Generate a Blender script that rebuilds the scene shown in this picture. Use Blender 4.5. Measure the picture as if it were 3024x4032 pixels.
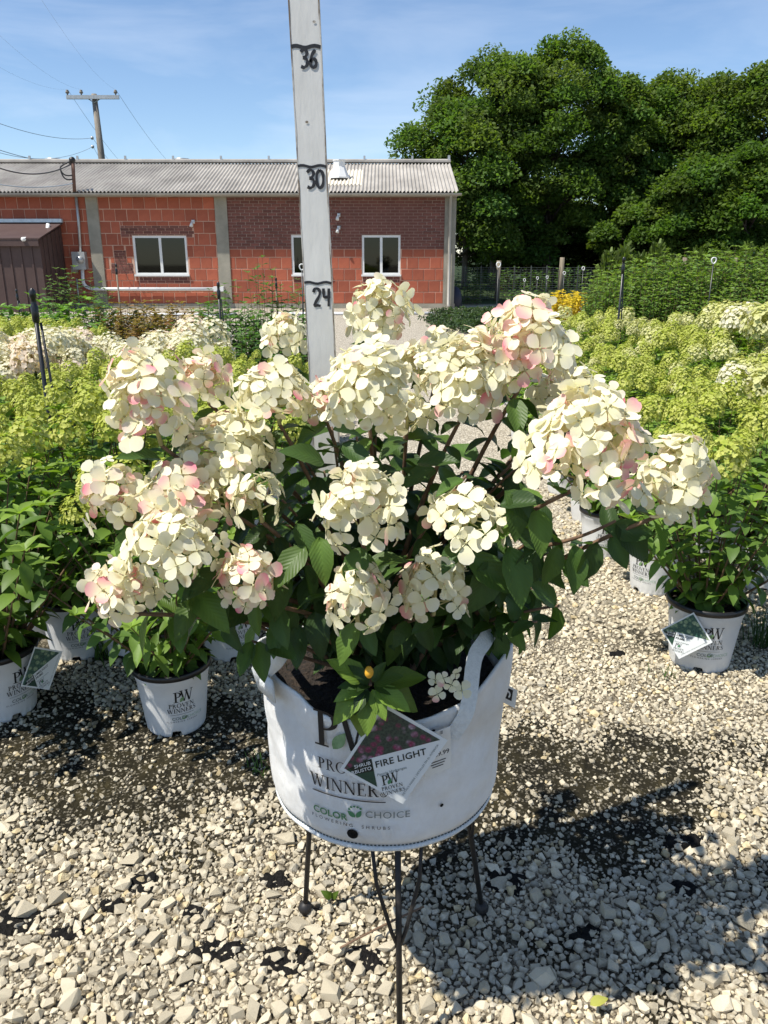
import bpy, math, random
import numpy as np
from mathutils import Vector, Matrix, noise as mnoise

R = math.radians
rng = np.random.default_rng(7)
random.seed(7)
scene = bpy.context.scene
for o in list(bpy.data.objects):
    bpy.data.objects.remove(o)

# ------------------------------------------------------------------ camera
CAMH, FPX, S = 1.24, 3100.0, 3024.0 / 1659.0
PITCH = math.atan(1014.0 / FPX)
cd = bpy.data.cameras.new('camera'); cam = bpy.data.objects.new('camera', cd)
scene.collection.objects.link(cam); scene.camera = cam
cam.location = (0, 0, CAMH); cam.rotation_euler = (math.pi / 2 - PITCH, 0, 0)
cd.sensor_fit = 'VERTICAL'; cd.sensor_height = 36.0; cd.lens = FPX / 4032 * 36.0
cd.clip_start = 0.05; cd.clip_end = 2000

# ------------------------------------------------------------------ world, sun, exposure
SUN_EL, SUN_FRONT = 60.0, 25.0          # sun from the left, slightly on the camera's side
w = bpy.data.worlds.new('World'); scene.world = w; w.use_nodes = True
nt = w.node_tree; nt.nodes.clear()
wo = nt.nodes.new('ShaderNodeOutputWorld'); bg = nt.nodes.new('ShaderNodeBackground')
sky = nt.nodes.new('ShaderNodeTexSky'); sky.sky_type = 'NISHITA'; sky.sun_disc = False
sky.sun_elevation = R(SUN_EL); sky.sun_rotation = R(270 - SUN_FRONT)
sky.air_density = 1.0; sky.dust_density = 0.15; sky.ozone_density = 3.6; sky.altitude = 900
tc = nt.nodes.new('ShaderNodeTexCoord'); mp = nt.nodes.new('ShaderNodeMapping')
mp.inputs['Scale'].default_value = (1.6, 1.6, 9.0); mp.inputs['Rotation'].default_value = (0.0, R(7), 0.3)
nz = nt.nodes.new('ShaderNodeTexNoise'); nz.inputs['Scale'].default_value = 1.3
nz.inputs['Detail'].default_value = 6; nz.inputs['Roughness'].default_value = 0.55; nz.inputs['Distortion'].default_value = 0.4
rp = nt.nodes.new('ShaderNodeValToRGB'); rp.color_ramp.elements[0].position = 0.47; rp.color_ramp.elements[1].position = 0.80
rp.color_ramp.elements[0].color = (0, 0, 0, 1); rp.color_ramp.elements[1].color = (0.34, 0.34, 0.34, 1)
mx = nt.nodes.new('ShaderNodeMixRGB'); mx.inputs[2].default_value = (7.6, 8.0, 8.6, 1)
L = nt.links.new
L(tc.outputs['Generated'], mp.inputs['Vector']); L(mp.outputs['Vector'], nz.inputs['Vector'])
L(nz.outputs['Fac'], rp.inputs['Fac']); L(rp.outputs['Color'], mx.inputs[0]); L(sky.outputs['Color'], mx.inputs[1])
L(mx.outputs['Color'], bg.inputs['Color']); bg.inputs['Strength'].default_value = 0.112
L(bg.outputs['Background'], wo.inputs['Surface'])
sd = bpy.data.lights.new('sun', 'SUN'); sd.energy = 5.0; sd.angle = R(0.53); sd.color = (1.0, 0.955, 0.865)
sun = bpy.data.objects.new('sun', sd); scene.collection.objects.link(sun)
ce = math.cos(R(SUN_EL))
TOSUN = Vector((-math.cos(R(SUN_FRONT)) * ce, -math.sin(R(SUN_FRONT)) * ce, math.sin(R(SUN_EL))))
sun.rotation_euler = TOSUN.to_track_quat('Z', 'Y').to_euler(); sun.location = TOSUN * 30
scene.view_settings.view_transform = 'Standard'; scene.view_settings.look = 'None'
scene.view_settings.exposure = 0.5; scene.view_settings.gamma = 1.0
scene.view_settings.use_curve_mapping = False
scene.cycles.max_bounces = 8; scene.cycles.transparent_max_bounces = 16

# ------------------------------------------------------------------ helpers
COL = scene.collection
SP, CP = math.sin(PITCH), math.cos(PITCH)
def ray(vx, vy):
    u = (vx - 829.5) * S / FPX; q = (vy - 1106.0) * S / FPX
    return np.array([u, CP - q * SP, -SP - q * CP])
def P(vx, vy, D=None, z=None):
    d = ray(vx, vy)
    t = D / d[1] if D is not None else (z - CAMH) / d[2]
    return np.array([0, 0, CAMH]) + d * t
def G(vx, vy): return P(vx, vy, z=0.0)
def vsize(v, p):                      # a length in view pixels -> metres at point p
    depth = p[1] * CP + (CAMH - p[2]) * SP
    return v * S * depth / FPX

def mesh_np(name, V, F, mat=None, smooth=False, cols=None):
    V = np.asarray(V, dtype=np.float32); me = bpy.data.meshes.new(name)
    if isinstance(F, np.ndarray):
        n, k = F.shape
        me.vertices.add(len(V)); me.vertices.foreach_set('co', V.ravel())
        me.loops.add(n * k); me.loops.foreach_set('vertex_index', F.astype(np.int32).ravel())
        me.polygons.add(n); me.polygons.foreach_set('loop_start', (np.arange(n) * k).astype(np.int32))
        me.update(calc_edges=True)
    else:
        me.from_pydata([tuple(map(float, v)) for v in V], [], [tuple(int(i) for i in f) for f in F])
    if cols is not None:
        a = me.color_attributes.new('col', 'FLOAT_COLOR', 'POINT')
        c = np.ones((len(V), 4), dtype=np.float32); c[:, :3] = cols
        a.data.foreach_set('color', c.ravel())
    me.polygons.foreach_set('use_smooth', np.full(len(me.polygons), bool(smooth)))
    if mat: me.materials.append(mat)
    me.validate(); me.update()
    return me

ROOT = {}
def obj(name, me, parent=None, loc=(0, 0, 0), rot=None, scale=None):
    o = bpy.data.objects.new(name, me); COL.objects.link(o)
    if parent is not None: o.parent = parent
    o.location = loc
    if rot is not None: o.rotation_euler = rot
    if scale is not None: o.scale = scale if hasattr(scale, '__len__') else (scale,) * 3
    return o
def tag(o, label, cat, group=None):
    o['label'] = label; o['category'] = cat
    if group: o['group'] = group
    return o
def thing(name, label, cat, loc=(0, 0, 0), group=None, rotz=0.0):
    o = bpy.data.objects.new(name, None); COL.objects.link(o); o.location = loc; o.rotation_euler = (0, 0, rotz)
    o.empty_display_size = 0.1
    ROOT[o.name] = np.array(loc, dtype=float)
    return tag(o, label, cat, group)
def wpart(name, VF, mat, root, smooth=False, cols=None, parent=None):
    """a part whose vertices are given in world space"""
    V, F = VF
    o = obj(name, mesh_np(name, np.asarray(V) - ROOT[root.name], F, mat, smooth, cols), parent or root)
    return o
def stuff(o): o['kind'] = 'stuff'; return o

def box(x0, x1, y0, y1, z0, z1):
    V = [(x, y, z) for z in (z0, z1) for y in (y0, y1) for x in (x0, x1)]
    F = [(0, 2, 3, 1), (4, 5, 7, 6), (0, 1, 5, 4), (2, 6, 7, 3), (0, 4, 6, 2), (1, 3, 7, 5)]
    return np.array(V, float), F
def join(*parts):
    V, F, n = [], [], 0
    for v, f in parts:
        V.append(np.asarray(v, float)); F += [tuple(int(i) + n for i in q) for q in f]; n += len(v)
    return np.concatenate(V), F
def tube(pts, rad, n=8, cap=True):
    pts = np.asarray(pts, float); m = len(pts)
    rad = np.full(m, rad) if np.isscalar(rad) else np.asarray(rad, float)
    T = np.gradient(pts, axis=0); T /= np.linalg.norm(T, axis=1)[:, None] + 1e-12
    ref = np.array([0.0, 0, 1]) if abs(T[0][2]) < 0.9 else np.array([1.0, 0, 0])
    a = np.cross(T[0], ref); a /= np.linalg.norm(a)
    V = []
    for i in range(m):
        a = a - T[i] * np.dot(a, T[i]); a /= np.linalg.norm(a) + 1e-12
        b = np.cross(T[i], a)
        for k in range(n):
            an = 2 * math.pi * k / n
            V.append(pts[i] + rad[i] * (math.cos(an) * a + math.sin(an) * b))
    F = [(i * n + k, i * n + (k + 1) % n, (i + 1) * n + (k + 1) % n, (i + 1) * n + k) for i in range(m - 1) for k in range(n)]
    if cap:
        F.append(tuple(range(n - 1, -1, -1))); F.append(tuple((m - 1) * n + k for k in range(n)))
    return np.array(V), F
def lathe(prof, n=32, c=(0, 0, 0), close_top=False, close_bot=False):
    V, m = [], len(prof)
    for r, z in prof:
        for k in range(n):
            a = 2 * math.pi * k / n
            V.append((c[0] + r * math.cos(a), c[1] + r * math.sin(a), c[2] + z))
    F = [(i * n + k, i * n + (k + 1) % n, (i + 1) * n + (k + 1) % n, (i + 1) * n + k) for i in range(m - 1) for k in range(n)]
    if close_bot: F.append(tuple(range(n - 1, -1, -1)))
    if close_top: F.append(tuple((m - 1) * n + k for k in range(n)))
    return np.array(V), F
def bez(a, b, c, n=10):
    t = np.linspace(0, 1, n)[:, None]
    return (1 - t) ** 2 * np.asarray(a) + 2 * t * (1 - t) * np.asarray(b) + t ** 2 * np.asarray(c)
def sphere(c, r, n=10, m=6, sq=1.0):
    prof = [(r * math.sin(math.pi * i / m) + 1e-5, -r * sq * math.cos(math.pi * i / m)) for i in range(m + 1)]
    return lathe(prof, n, c)

def frames(Y, Zh):
    """3x3 matrices (N,3,3) with column y along Y and z near Zh"""
    Y = Y / (np.linalg.norm(Y, axis=1)[:, None] + 1e-9)
    X = np.cross(Y, Zh); l = np.linalg.norm(X, axis=1)[:, None]
    X = np.where(l < 1e-4, np.array([1.0, 0, 0]), X / (l + 1e-9)); Z = np.cross(X, Y)
    return np.stack([X, Y, Z], axis=2)
def replicate(tv, tf, M, T):
    """template verts (k,3), faces (f,m) under N matrices -> V, F"""
    N, k = len(T), len(tv)
    V = np.einsum('nij,kj->nki', M, tv) + T[:, None, :]
    F = tf[None, :, :] + (np.arange(N) * k)[:, None, None]
    return V.reshape(-1, 3), F.reshape(-1, tf.shape[1])
def tri(F):
    out = []
    for f in F:
        for i in range(1, len(f) - 1): out.append((f[0], f[i], f[i + 1]))
    return np.array(out, dtype=np.int64)

# ------------------------------------------------------------------ materials
def newmat(name):
    m = bpy.data.materials.new(name); m.use_nodes = True
    t = m.node_tree; b = t.nodes['Principled BSDF']
    return m, t, b
def N_(t, typ, **kw):
    n = t.nodes.new(typ)
    for k, v in kw.items(): setattr(n, k, v)
    return n
def mat_simple(name, c, rough=0.6, metal=0.0, var=0.12, scale=12.0, bump=0.0, bscale=60.0, spec=0.4, c2=None, objrand=0.0, coord='Object', stretch=(1, 1, 1), lo=0.35, hi=0.7):
    m, t, b = newmat(name); L = t.links.new
    tc = N_(t, 'ShaderNodeTexCoord'); mp = N_(t, 'ShaderNodeMapping'); mp.inputs['Scale'].default_value = stretch
    L(tc.outputs[coord], mp.inputs['Vector'])
    nz = N_(t, 'ShaderNodeTexNoise'); nz.inputs['Scale'].default_value = scale; nz.inputs['Detail'].default_value = 6
    nz.inputs['Roughness'].default_value = 0.65
    L(mp.outputs['Vector'], nz.inputs['Vector'])
    cr = N_(t, 'ShaderNodeValToRGB'); L(nz.outputs['Fac'], cr.inputs['Fac'])
    if c2 is None:
        c1 = tuple(max(0, x * (1 - var)) for x in c); c2_ = tuple(min(1, x * (1 + var)) for x in c)
    else: c1, c2_ = c, c2
    cr.color_ramp.elements[0].position = lo; cr.color_ramp.elements[1].position = hi
    cr.color_ramp.elements[0].color = (*c1, 1); cr.color_ramp.elements[1].color = (*c2_, 1)
    src = cr.outputs['Color']
    if objrand > 0:
        oi = N_(t, 'ShaderNodeObjectInfo'); mr = N_(t, 'ShaderNodeMapRange')
        mr.inputs['To Min'].default_value = 1 - objrand; mr.inputs['To Max'].default_value = 1 + objrand
        L(oi.outputs['Random'], mr.inputs['Value'])
        hs = N_(t, 'ShaderNodeHueSaturation'); L(mr.outputs['Result'], hs.inputs['Value']); L(src, hs.inputs['Color']); src = hs.outputs['Color']
    L(src, b.inputs['Base Color'])
    b.inputs['Roughness'].default_value = rough; b.inputs['Metallic'].default_value = metal
    b.inputs['Specular IOR Level'].default_value = spec
    if bump > 0:
        n2 = N_(t, 'ShaderNodeTexNoise'); n2.inputs['Scale'].default_value = bscale; n2.inputs['Detail'].default_value = 5
        L(mp.outputs['Vector'], n2.inputs['Vector'])
        bp = N_(t, 'ShaderNodeBump'); bp.inputs['Strength'].default_value = bump; bp.inputs['Distance'].default_value = 0.01
        L(n2.outputs['Fac'], bp.inputs['Height']); L(bp.outputs['Normal'], b.inputs['Normal'])
    return m
def mat_leafy(name, trans=0.35, rough=0.5, objrand=0.0, spec=0.35, veins=False, hue=0.0, tint=(1.0, 1.0, 0.75), gain=1.0):
    """two-sided thin sheet: colour from the 'col' attribute, partly translucent"""
    m, t, b = newmat(name); L = t.links.new
    at = N_(t, 'ShaderNodeAttribute', attribute_name='col'); src = at.outputs['Color']
    if objrand > 0:
        oi = N_(t, 'ShaderNodeObjectInfo'); mr = N_(t, 'ShaderNodeMapRange')
        mr.inputs['To Min'].default_value = 1 - objrand; mr.inputs['To Max'].default_value = 1 + objrand
        L(oi.outputs['Random'], mr.inputs['Value'])
        hs = N_(t, 'ShaderNodeHueSaturation'); L(mr.outputs['Result'], hs.inputs['Value']); L(src, hs.inputs['Color']); src = hs.outputs['Color']
    L(src, b.inputs['Base Color']); b.inputs['Roughness'].default_value = rough
    b.inputs['Specular IOR Level'].default_value = spec
    tr = N_(t, 'ShaderNodeBsdfTranslucent'); mul = N_(t, 'ShaderNodeMixRGB', blend_type='MULTIPLY')
    mul.inputs[0].default_value = 1.0; mul.inputs[2].default_value = (*[gain * x for x in tint], 1)
    L(src, mul.inputs[1]); L(mul.outputs['Color'], tr.inputs['Color'])
    ms = N_(t, 'ShaderNodeMixShader'); ms.inputs[0].default_value = trans
    L(b.outputs['BSDF'], ms.inputs[1]); L(tr.outputs['BSDF'], ms.inputs[2])
    L(ms.outputs['Shader'], t.nodes['Material Output'].inputs['Surface'])
    if veins:
        a2 = N_(t, 'ShaderNodeAttribute', attribute_name='luv'); sp = N_(t, 'ShaderNodeSeparateXYZ'); L(a2.outputs['Color'], sp.inputs[0])
        mu = N_(t, 'ShaderNodeMath', operation='MULTIPLY'); mu.inputs[1].default_value = 0.38; L(sp.outputs['X'], mu.inputs[0])
        su = N_(t, 'ShaderNodeMath', operation='SUBTRACT'); L(sp.outputs['Y'], su.inputs[0]); L(mu.outputs[0], su.inputs[1])
        m2 = N_(t, 'ShaderNodeMath', operation='MULTIPLY'); m2.inputs[1].default_value = 58.0; L(su.outputs[0], m2.inputs[0])
        si = N_(t, 'ShaderNodeMath', operation='SINE'); L(m2.outputs[0], si.inputs[0])
        bp = N_(t, 'ShaderNodeBump'); bp.inputs['Strength'].default_value = 0.14; bp.inputs['Distance'].default_value = 0.0015
        L(si.outputs[0], bp.inputs['Height']); L(bp.outputs['Normal'], b.inputs['Normal'])
    return m

M = {}
M['petal'] = mat_leafy('cream_petal', trans=0.38, rough=0.55, spec=0.25, tint=(1.0, 0.98, 0.86), objrand=0.05)
M['limepetal'] = mat_leafy('lime_petal', trans=0.35, rough=0.6, spec=0.2, tint=(1.0, 1.0, 0.6))
M['leaf'] = mat_leafy('hydrangea_leaf', trans=0.28, rough=0.45, spec=0.28, veins=True, objrand=0.3, tint=(1.3, 1.5, 0.5), gain=1.3)
M['shrubleaf'] = mat_leafy('shrub_leaf', trans=0.32, rough=0.5, spec=0.35, tint=(1.2, 1.3, 0.5), gain=1.3)
M['treeleaf'] = mat_leafy('tree_leaf', trans=0.45, rough=0.65, spec=0.2, tint=(1.15, 1.25, 0.5), gain=1.2)
M['stem'] = mat_simple('hydrangea_stem', (0.10, 0.055, 0.035), 0.65, c2=(0.22, 0.14, 0.08), scale=40)
M['shrubstem'] = mat_simple('shrub_stem', (0.09, 0.055, 0.03), 0.7, c2=(0.17, 0.11, 0.06), scale=40)
M['bark'] = mat_simple('tree_bark', (0.06, 0.045, 0.035), 0.9, c2=(0.16, 0.13, 0.10), scale=6, bump=0.6, bscale=20)
M['soil'] = mat_simple('potting_soil', (0.010, 0.008, 0.006), 0.95, c2=(0.045, 0.03, 0.02), scale=90, bump=1.0, bscale=150)
M['stone'] = None
M['wood'] = mat_simple('weathered_white_paint', (0.60, 0.595, 0.57), 0.7, c2=(0.66, 0.655, 0.63), scale=7, stretch=(10, 10, 2.5), bump=0.06, bscale=14, spec=0.3)
M['woodedge'] = mat_simple('worn_wood_edge', (0.16, 0.12, 0.085), 0.8, c2=(0.52, 0.5, 0.46), scale=14, stretch=(3, 3, 1.2), lo=0.42, hi=0.55)
M['ink'] = mat_simple('black_paint', (0.010, 0.010, 0.012), 0.5, c2=(0.03, 0.03, 0.035), scale=200)
M['blacktext'] = mat_simple('black_print', (0.012, 0.012, 0.014), 0.5)
M['greytext'] = mat_simple('grey_print', (0.17, 0.20, 0.19), 0.5)
M['greentext'] = mat_simple('green_print', (0.07, 0.22, 0.10), 0.5)
M['leafprint'] = mat_simple('green_leaf_print', (0.13, 0.24, 0.10), 0.5, c2=(0.28, 0.40, 0.22), scale=60)
M['palegreen'] = mat_simple('pale_green_print', (0.35, 0.48, 0.38), 0.5)
M['card'] = mat_simple('white_card', (0.70, 0.72, 0.71), 0.35, var=0.03, spec=0.5)
M['darkgreencard'] = mat_simple('dark_green_print', (0.02, 0.055, 0.035), 0.4, var=0.2)
M['blackcard'] = mat_simple('blackish_print', (0.012, 0.018, 0.015), 0.4)
M['sticker'] = mat_simple('paper_sticker', (0.72, 0.71, 0.67), 0.5, var=0.03)
M['pot'] = mat_simple('white_plastic', (0.60, 0.605, 0.60), 0.42, c2=(0.72, 0.72, 0.71), scale=7, spec=0.45)
M['rim'] = mat_simple('black_plastic', (0.012, 0.012, 0.013), 0.4, spec=0.5)
M['iron'] = mat_simple('black_iron', (0.016, 0.015, 0.015), 0.55, c2=(0.05, 0.035, 0.025), scale=50, lo=0.5, hi=0.8)
M['webbing'] = mat_simple('grey_webbing', (0.66, 0.68, 0.67), 0.8, bump=0.3, bscale=300, var=0.08, scale=120)
M['thread'] = mat_simple('dark_thread', (0.04, 0.05, 0.05), 0.8)
M['cloth'] = mat_simple('black_weed_cloth', (0.005, 0.005, 0.005), 0.85, c2=(0.018, 0.016, 0.014), scale=80, bump=1.0, bscale=120, spec=0.12)
M['brick'] = mat_simple('maroon_brick', (0.135, 0.048, 0.036), 0.85, c2=(0.20, 0.078, 0.06), scale=3, objrand=0.25)
M['tile'] = mat_simple('red_clay_tile', (0.30, 0.075, 0.04), 0.8, c2=(0.41, 0.115, 0.06), scale=2.6, objrand=0.18, bump=0.2, bscale=30)
M['tilemortar'] = mat_simple('reddish_mortar', (0.52, 0.29, 0.20), 0.9, c2=(0.60, 0.40, 0.30), scale=4)
M['brickmortar'] = mat_simple('grey_brown_mortar', (0.34, 0.25, 0.20), 0.9, c2=(0.44, 0.36, 0.30), scale=4)
M['concrete'] = mat_simple('concrete', (0.24, 0.225, 0.18), 0.9, c2=(0.36, 0.33, 0.265), scale=2.5, bump=0.3, bscale=30)
M['asbestos'] = mat_simple('weathered_cement_sheet', (0.27, 0.25, 0.225), 0.9, c2=(0.44, 0.41, 0.37), scale=1.6, bump=0.4, bscale=40, stretch=(1, 0.5, 1))
M['newsheet'] = mat_simple('clean_cement_sheet', (0.58, 0.52, 0.42), 0.85, c2=(0.68, 0.63, 0.54), scale=3)
M['gutter'] = mat_simple('grey_gutter', (0.36, 0.34, 0.30), 0.5, var=0.15, scale=2)
M['whitemetal'] = mat_simple('white_enamel', (0.72, 0.72, 0.71), 0.4, var=0.05)
M['winframe'] = mat_simple('white_window_frame', (0.70, 0.70, 0.68), 0.45, var=0.05)
M['galv'] = mat_simple('galvanised_steel', (0.45, 0.46, 0.46), 0.42, metal=0.5, var=0.15, scale=10)
M['brownsteel'] = mat_simple('brown_steel_sheet', (0.066, 0.038, 0.033), 0.55, c2=(0.085, 0.052, 0.045), scale=3)
M['polewood'] = mat_simple('grey_pole_wood', (0.16, 0.135, 0.11), 0.9, c2=(0.30, 0.27, 0.23), scale=4, stretch=(6, 6, 0.6))
M['postwood'] = mat_simple('fence_post_wood', (0.14, 0.115, 0.08), 0.9, c2=(0.27, 0.23, 0.17), scale=5, stretch=(4, 4, 0.6))
M['wire'] = mat_simple('dark_wire', (0.03, 0.03, 0.032), 0.5)
M['palewire'] = mat_simple('pale_wire', (0.30, 0.36, 0.43), 0.5)
M['fencewire'] = mat_simple('grey_fence_wire', (0.10, 0.11, 0.10), 0.5, metal=0.3)
M['blackpipe'] = mat_simple('black_poly_pipe', (0.012, 0.013, 0.014), 0.35, spec=0.5)
M['edging'] = mat_simple('pale_edging_pipe', (0.60, 0.60, 0.60), 0.5)
def mat_glass():
    m, t, b = newmat('window_glass'); L = t.links.new
    tr = N_(t, 'ShaderNodeBsdfTransparent'); tr.inputs['Color'].default_value = (0.13, 0.16, 0.15, 1)
    gl = N_(t, 'ShaderNodeBsdfGlossy'); gl.inputs['Roughness'].default_value = 0.03; gl.inputs['Color'].default_value = (0.9, 0.95, 0.93, 1)
    fr = N_(t, 'ShaderNodeFresnel'); fr.inputs['IOR'].default_value = 1.5
    ms = N_(t, 'ShaderNodeMixShader'); L(fr.outputs[0], ms.inputs[0]); L(tr.outputs[0], ms.inputs[1]); L(gl.outputs[0], ms.inputs[2])
    L(ms.outputs[0], t.nodes['Material Output'].inputs['Surface']); return m
M['glass'] = mat_glass()
def mat_bag():
    m, t, b = newmat('white_woven_bag'); L = t.links.new
    tc = N_(t, 'ShaderNodeTexCoord')
    nz = N_(t, 'ShaderNodeTexNoise'); nz.inputs['Scale'].default_value = 7; nz.inputs['Detail'].default_value = 7; nz.inputs['Roughness'].default_value = 0.7
    L(tc.outputs['Object'], nz.inputs['Vector'])
    cr = N_(t, 'ShaderNodeValToRGB'); L(nz.outputs['Fac'], cr.inputs['Fac'])
    cr.color_ramp.elements[0].position = 0.36; cr.color_ramp.elements[0].color = (0.66, 0.645, 0.61, 1)
    cr.color_ramp.elements[1].position = 0.62; cr.color_ramp.elements[1].color = (0.80, 0.805, 0.80, 1)
    # mud splashes
    n3 = N_(t, 'ShaderNodeTexVoronoi'); n3.inputs['Scale'].default_value = 42; L(tc.outputs['Object'], n3.inputs['Vector'])
    n4 = N_(t, 'ShaderNodeTexNoise'); n4.inputs['Scale'].default_value = 16; L(tc.outputs['Object'], n4.inputs['Vector'])
    ad = N_(t, 'ShaderNodeMath', operation='MULTIPLY_ADD'); ad.inputs[1].default_value = 0.45; L(n4.outputs['Fac'], ad.inputs[0]); L(n3.outputs['Distance'], ad.inputs[2])
    c2 = N_(t, 'ShaderNodeValToRGB'); L(ad.outputs[0], c2.inputs['Fac'])
    c2.color_ramp.elements[0].position = 0.195; c2.color_ramp.elements[0].color = (1, 1, 1, 1)
    c2.color_ramp.elements[1].position = 0.215; c2.color_ramp.elements[1].color = (0, 0, 0, 1)
    mx = N_(t, 'ShaderNodeMixRGB'); L(c2.outputs['Color'], mx.inputs[0]); L(cr.outputs['Color'], mx.inputs[1]); mx.inputs[2].default_value = (0.07, 0.05, 0.04, 1)
    L(mx.outputs['Color'], b.inputs['Base Color']); b.inputs['Roughness'].default_value = 0.5; b.inputs['Specular IOR Level'].default_value = 0.35
    # weave
    wv = N_(t, 'ShaderNodeTexWave'); wv.bands_direction = 'Z'; wv.inputs['Scale'].default_value = 160; wv.inputs['Distortion'].default_value = 1.5
    wv2 = N_(t, 'ShaderNodeTexWave'); wv2.bands_direction = 'X'; wv2.inputs['Scale'].default_value = 160; wv2.inputs['Distortion'].default_value = 1.5
    L(tc.outputs['Object'], wv.inputs['Vector']); L(tc.outputs['Object'], wv2.inputs['Vector'])
    sm = N_(t, 'ShaderNodeMath', operation='ADD'); L(wv.outputs['Fac'], sm.inputs[0]); L(wv2.outputs['Fac'], sm.inputs[1])
    n5 = N_(t, 'ShaderNodeTexNoise'); n5.inputs['Scale'].default_value = 22; n5.inputs['Detail'].default_value = 3; L(tc.outputs['Object'], n5.inputs['Vector'])
    s2 = N_(t, 'ShaderNodeMath', operation='MULTIPLY_ADD'); s2.inputs[1].default_value = 0.06; L(sm.outputs[0], s2.inputs[0]); L(n5.outputs['Fac'], s2.inputs[2])
    bp = N_(t, 'ShaderNodeBump'); bp.inputs['Strength'].default_value = 0.5; bp.inputs['Distance'].default_value = 0.012
    L(s2.outputs[0], bp.inputs['Height']); L(bp.outputs['Normal'], b.inputs['Normal'])
    return m
M['bag'] = mat_bag()
def mat_print(name, ca, cb, cbg, cdark, scale):
    """printed picture of flower heads on a card"""
    m, t, b = newmat(name); L = t.links.new
    tc = N_(t, 'ShaderNodeTexCoord')
    vo = N_(t, 'ShaderNodeTexVoronoi'); vo.inputs['Scale'].default_value = scale; L(tc.outputs['Object'], vo.inputs['Vector'])
    v2 = N_(t, 'ShaderNodeTexVoronoi'); v2.inputs['Scale'].default_value = scale * 3.5; L(tc.outputs['Object'], v2.inputs['Vector'])
    nz = N_(t, 'ShaderNodeTexNoise'); nz.inputs['Scale'].default_value = scale * 0.35; L(tc.outputs['Object'], nz.inputs['Vector'])
    r1 = N_(t, 'ShaderNodeValToRGB'); L(vo.outputs['Distance'], r1.inputs['Fac'])
    r1.color_ramp.elements[0].position = 0.30; r1.color_ramp.elements[0].color = (1, 1, 1, 1)
    r1.color_ramp.elements[1].position = 0.52; r1.color_ramp.elements[1].color = (0, 0, 0, 1)
    r2 = N_(t, 'ShaderNodeValToRGB'); L(nz.outputs['Fac'], r2.inputs['Fac'])
    r2.color_ramp.elements[0].position = 0.47; r2.color_ramp.elements[0].color = (*ca, 1)
    r2.color_ramp.elements[1].position = 0.58; r2.color_ramp.elements[1].color = (*cb, 1)
    r3 = N_(t, 'ShaderNodeValToRGB'); L(v2.outputs['Distance'], r3.inputs['Fac'])
    r3.color_ramp.elements[0].color = (1, 1, 1, 1); r3.color_ramp.elements[1].color = (0.35, 0.35, 0.35, 1); r3.color_ramp.elements[1].position = 0.8
    mu = N_(t, 'ShaderNodeMixRGB', blend_type='MULTIPLY'); mu.inputs[0].default_value = 1; L(r2.outputs[0], mu.inputs[1]); L(r3.outputs[0], mu.inputs[2])
    bgm = N_(t, 'ShaderNodeMixRGB'); bgm.inputs[1].default_value = (*cdark, 1); bgm.inputs[2].default_value = (*cbg, 1); L(v2.outputs['Distance'], bgm.inputs[0])
    mx = N_(t, 'ShaderNodeMixRGB'); L(r1.outputs[0], mx.inputs[0]); L(bgm.outputs[0], mx.inputs[1]); L(mu.outputs[0], mx.inputs[2])
    L(mx.outputs[0], b.inputs['Base Color']); b.inputs['Roughness'].default_value = 0.35
    return m
M['firephoto'] = mat_print('printed_pink_flower_picture', (0.30, 0.05, 0.13), (0.52, 0.40, 0.50), (0.05, 0.08, 0.06), (0.012, 0.02, 0.02), 85)
M['limephoto'] = mat_print('printed_lime_flower_picture', (0.32, 0.48, 0.27), (0.46, 0.58, 0.36), (0.05, 0.14, 0.10), (0.01, 0.03, 0.03), 70)
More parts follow.
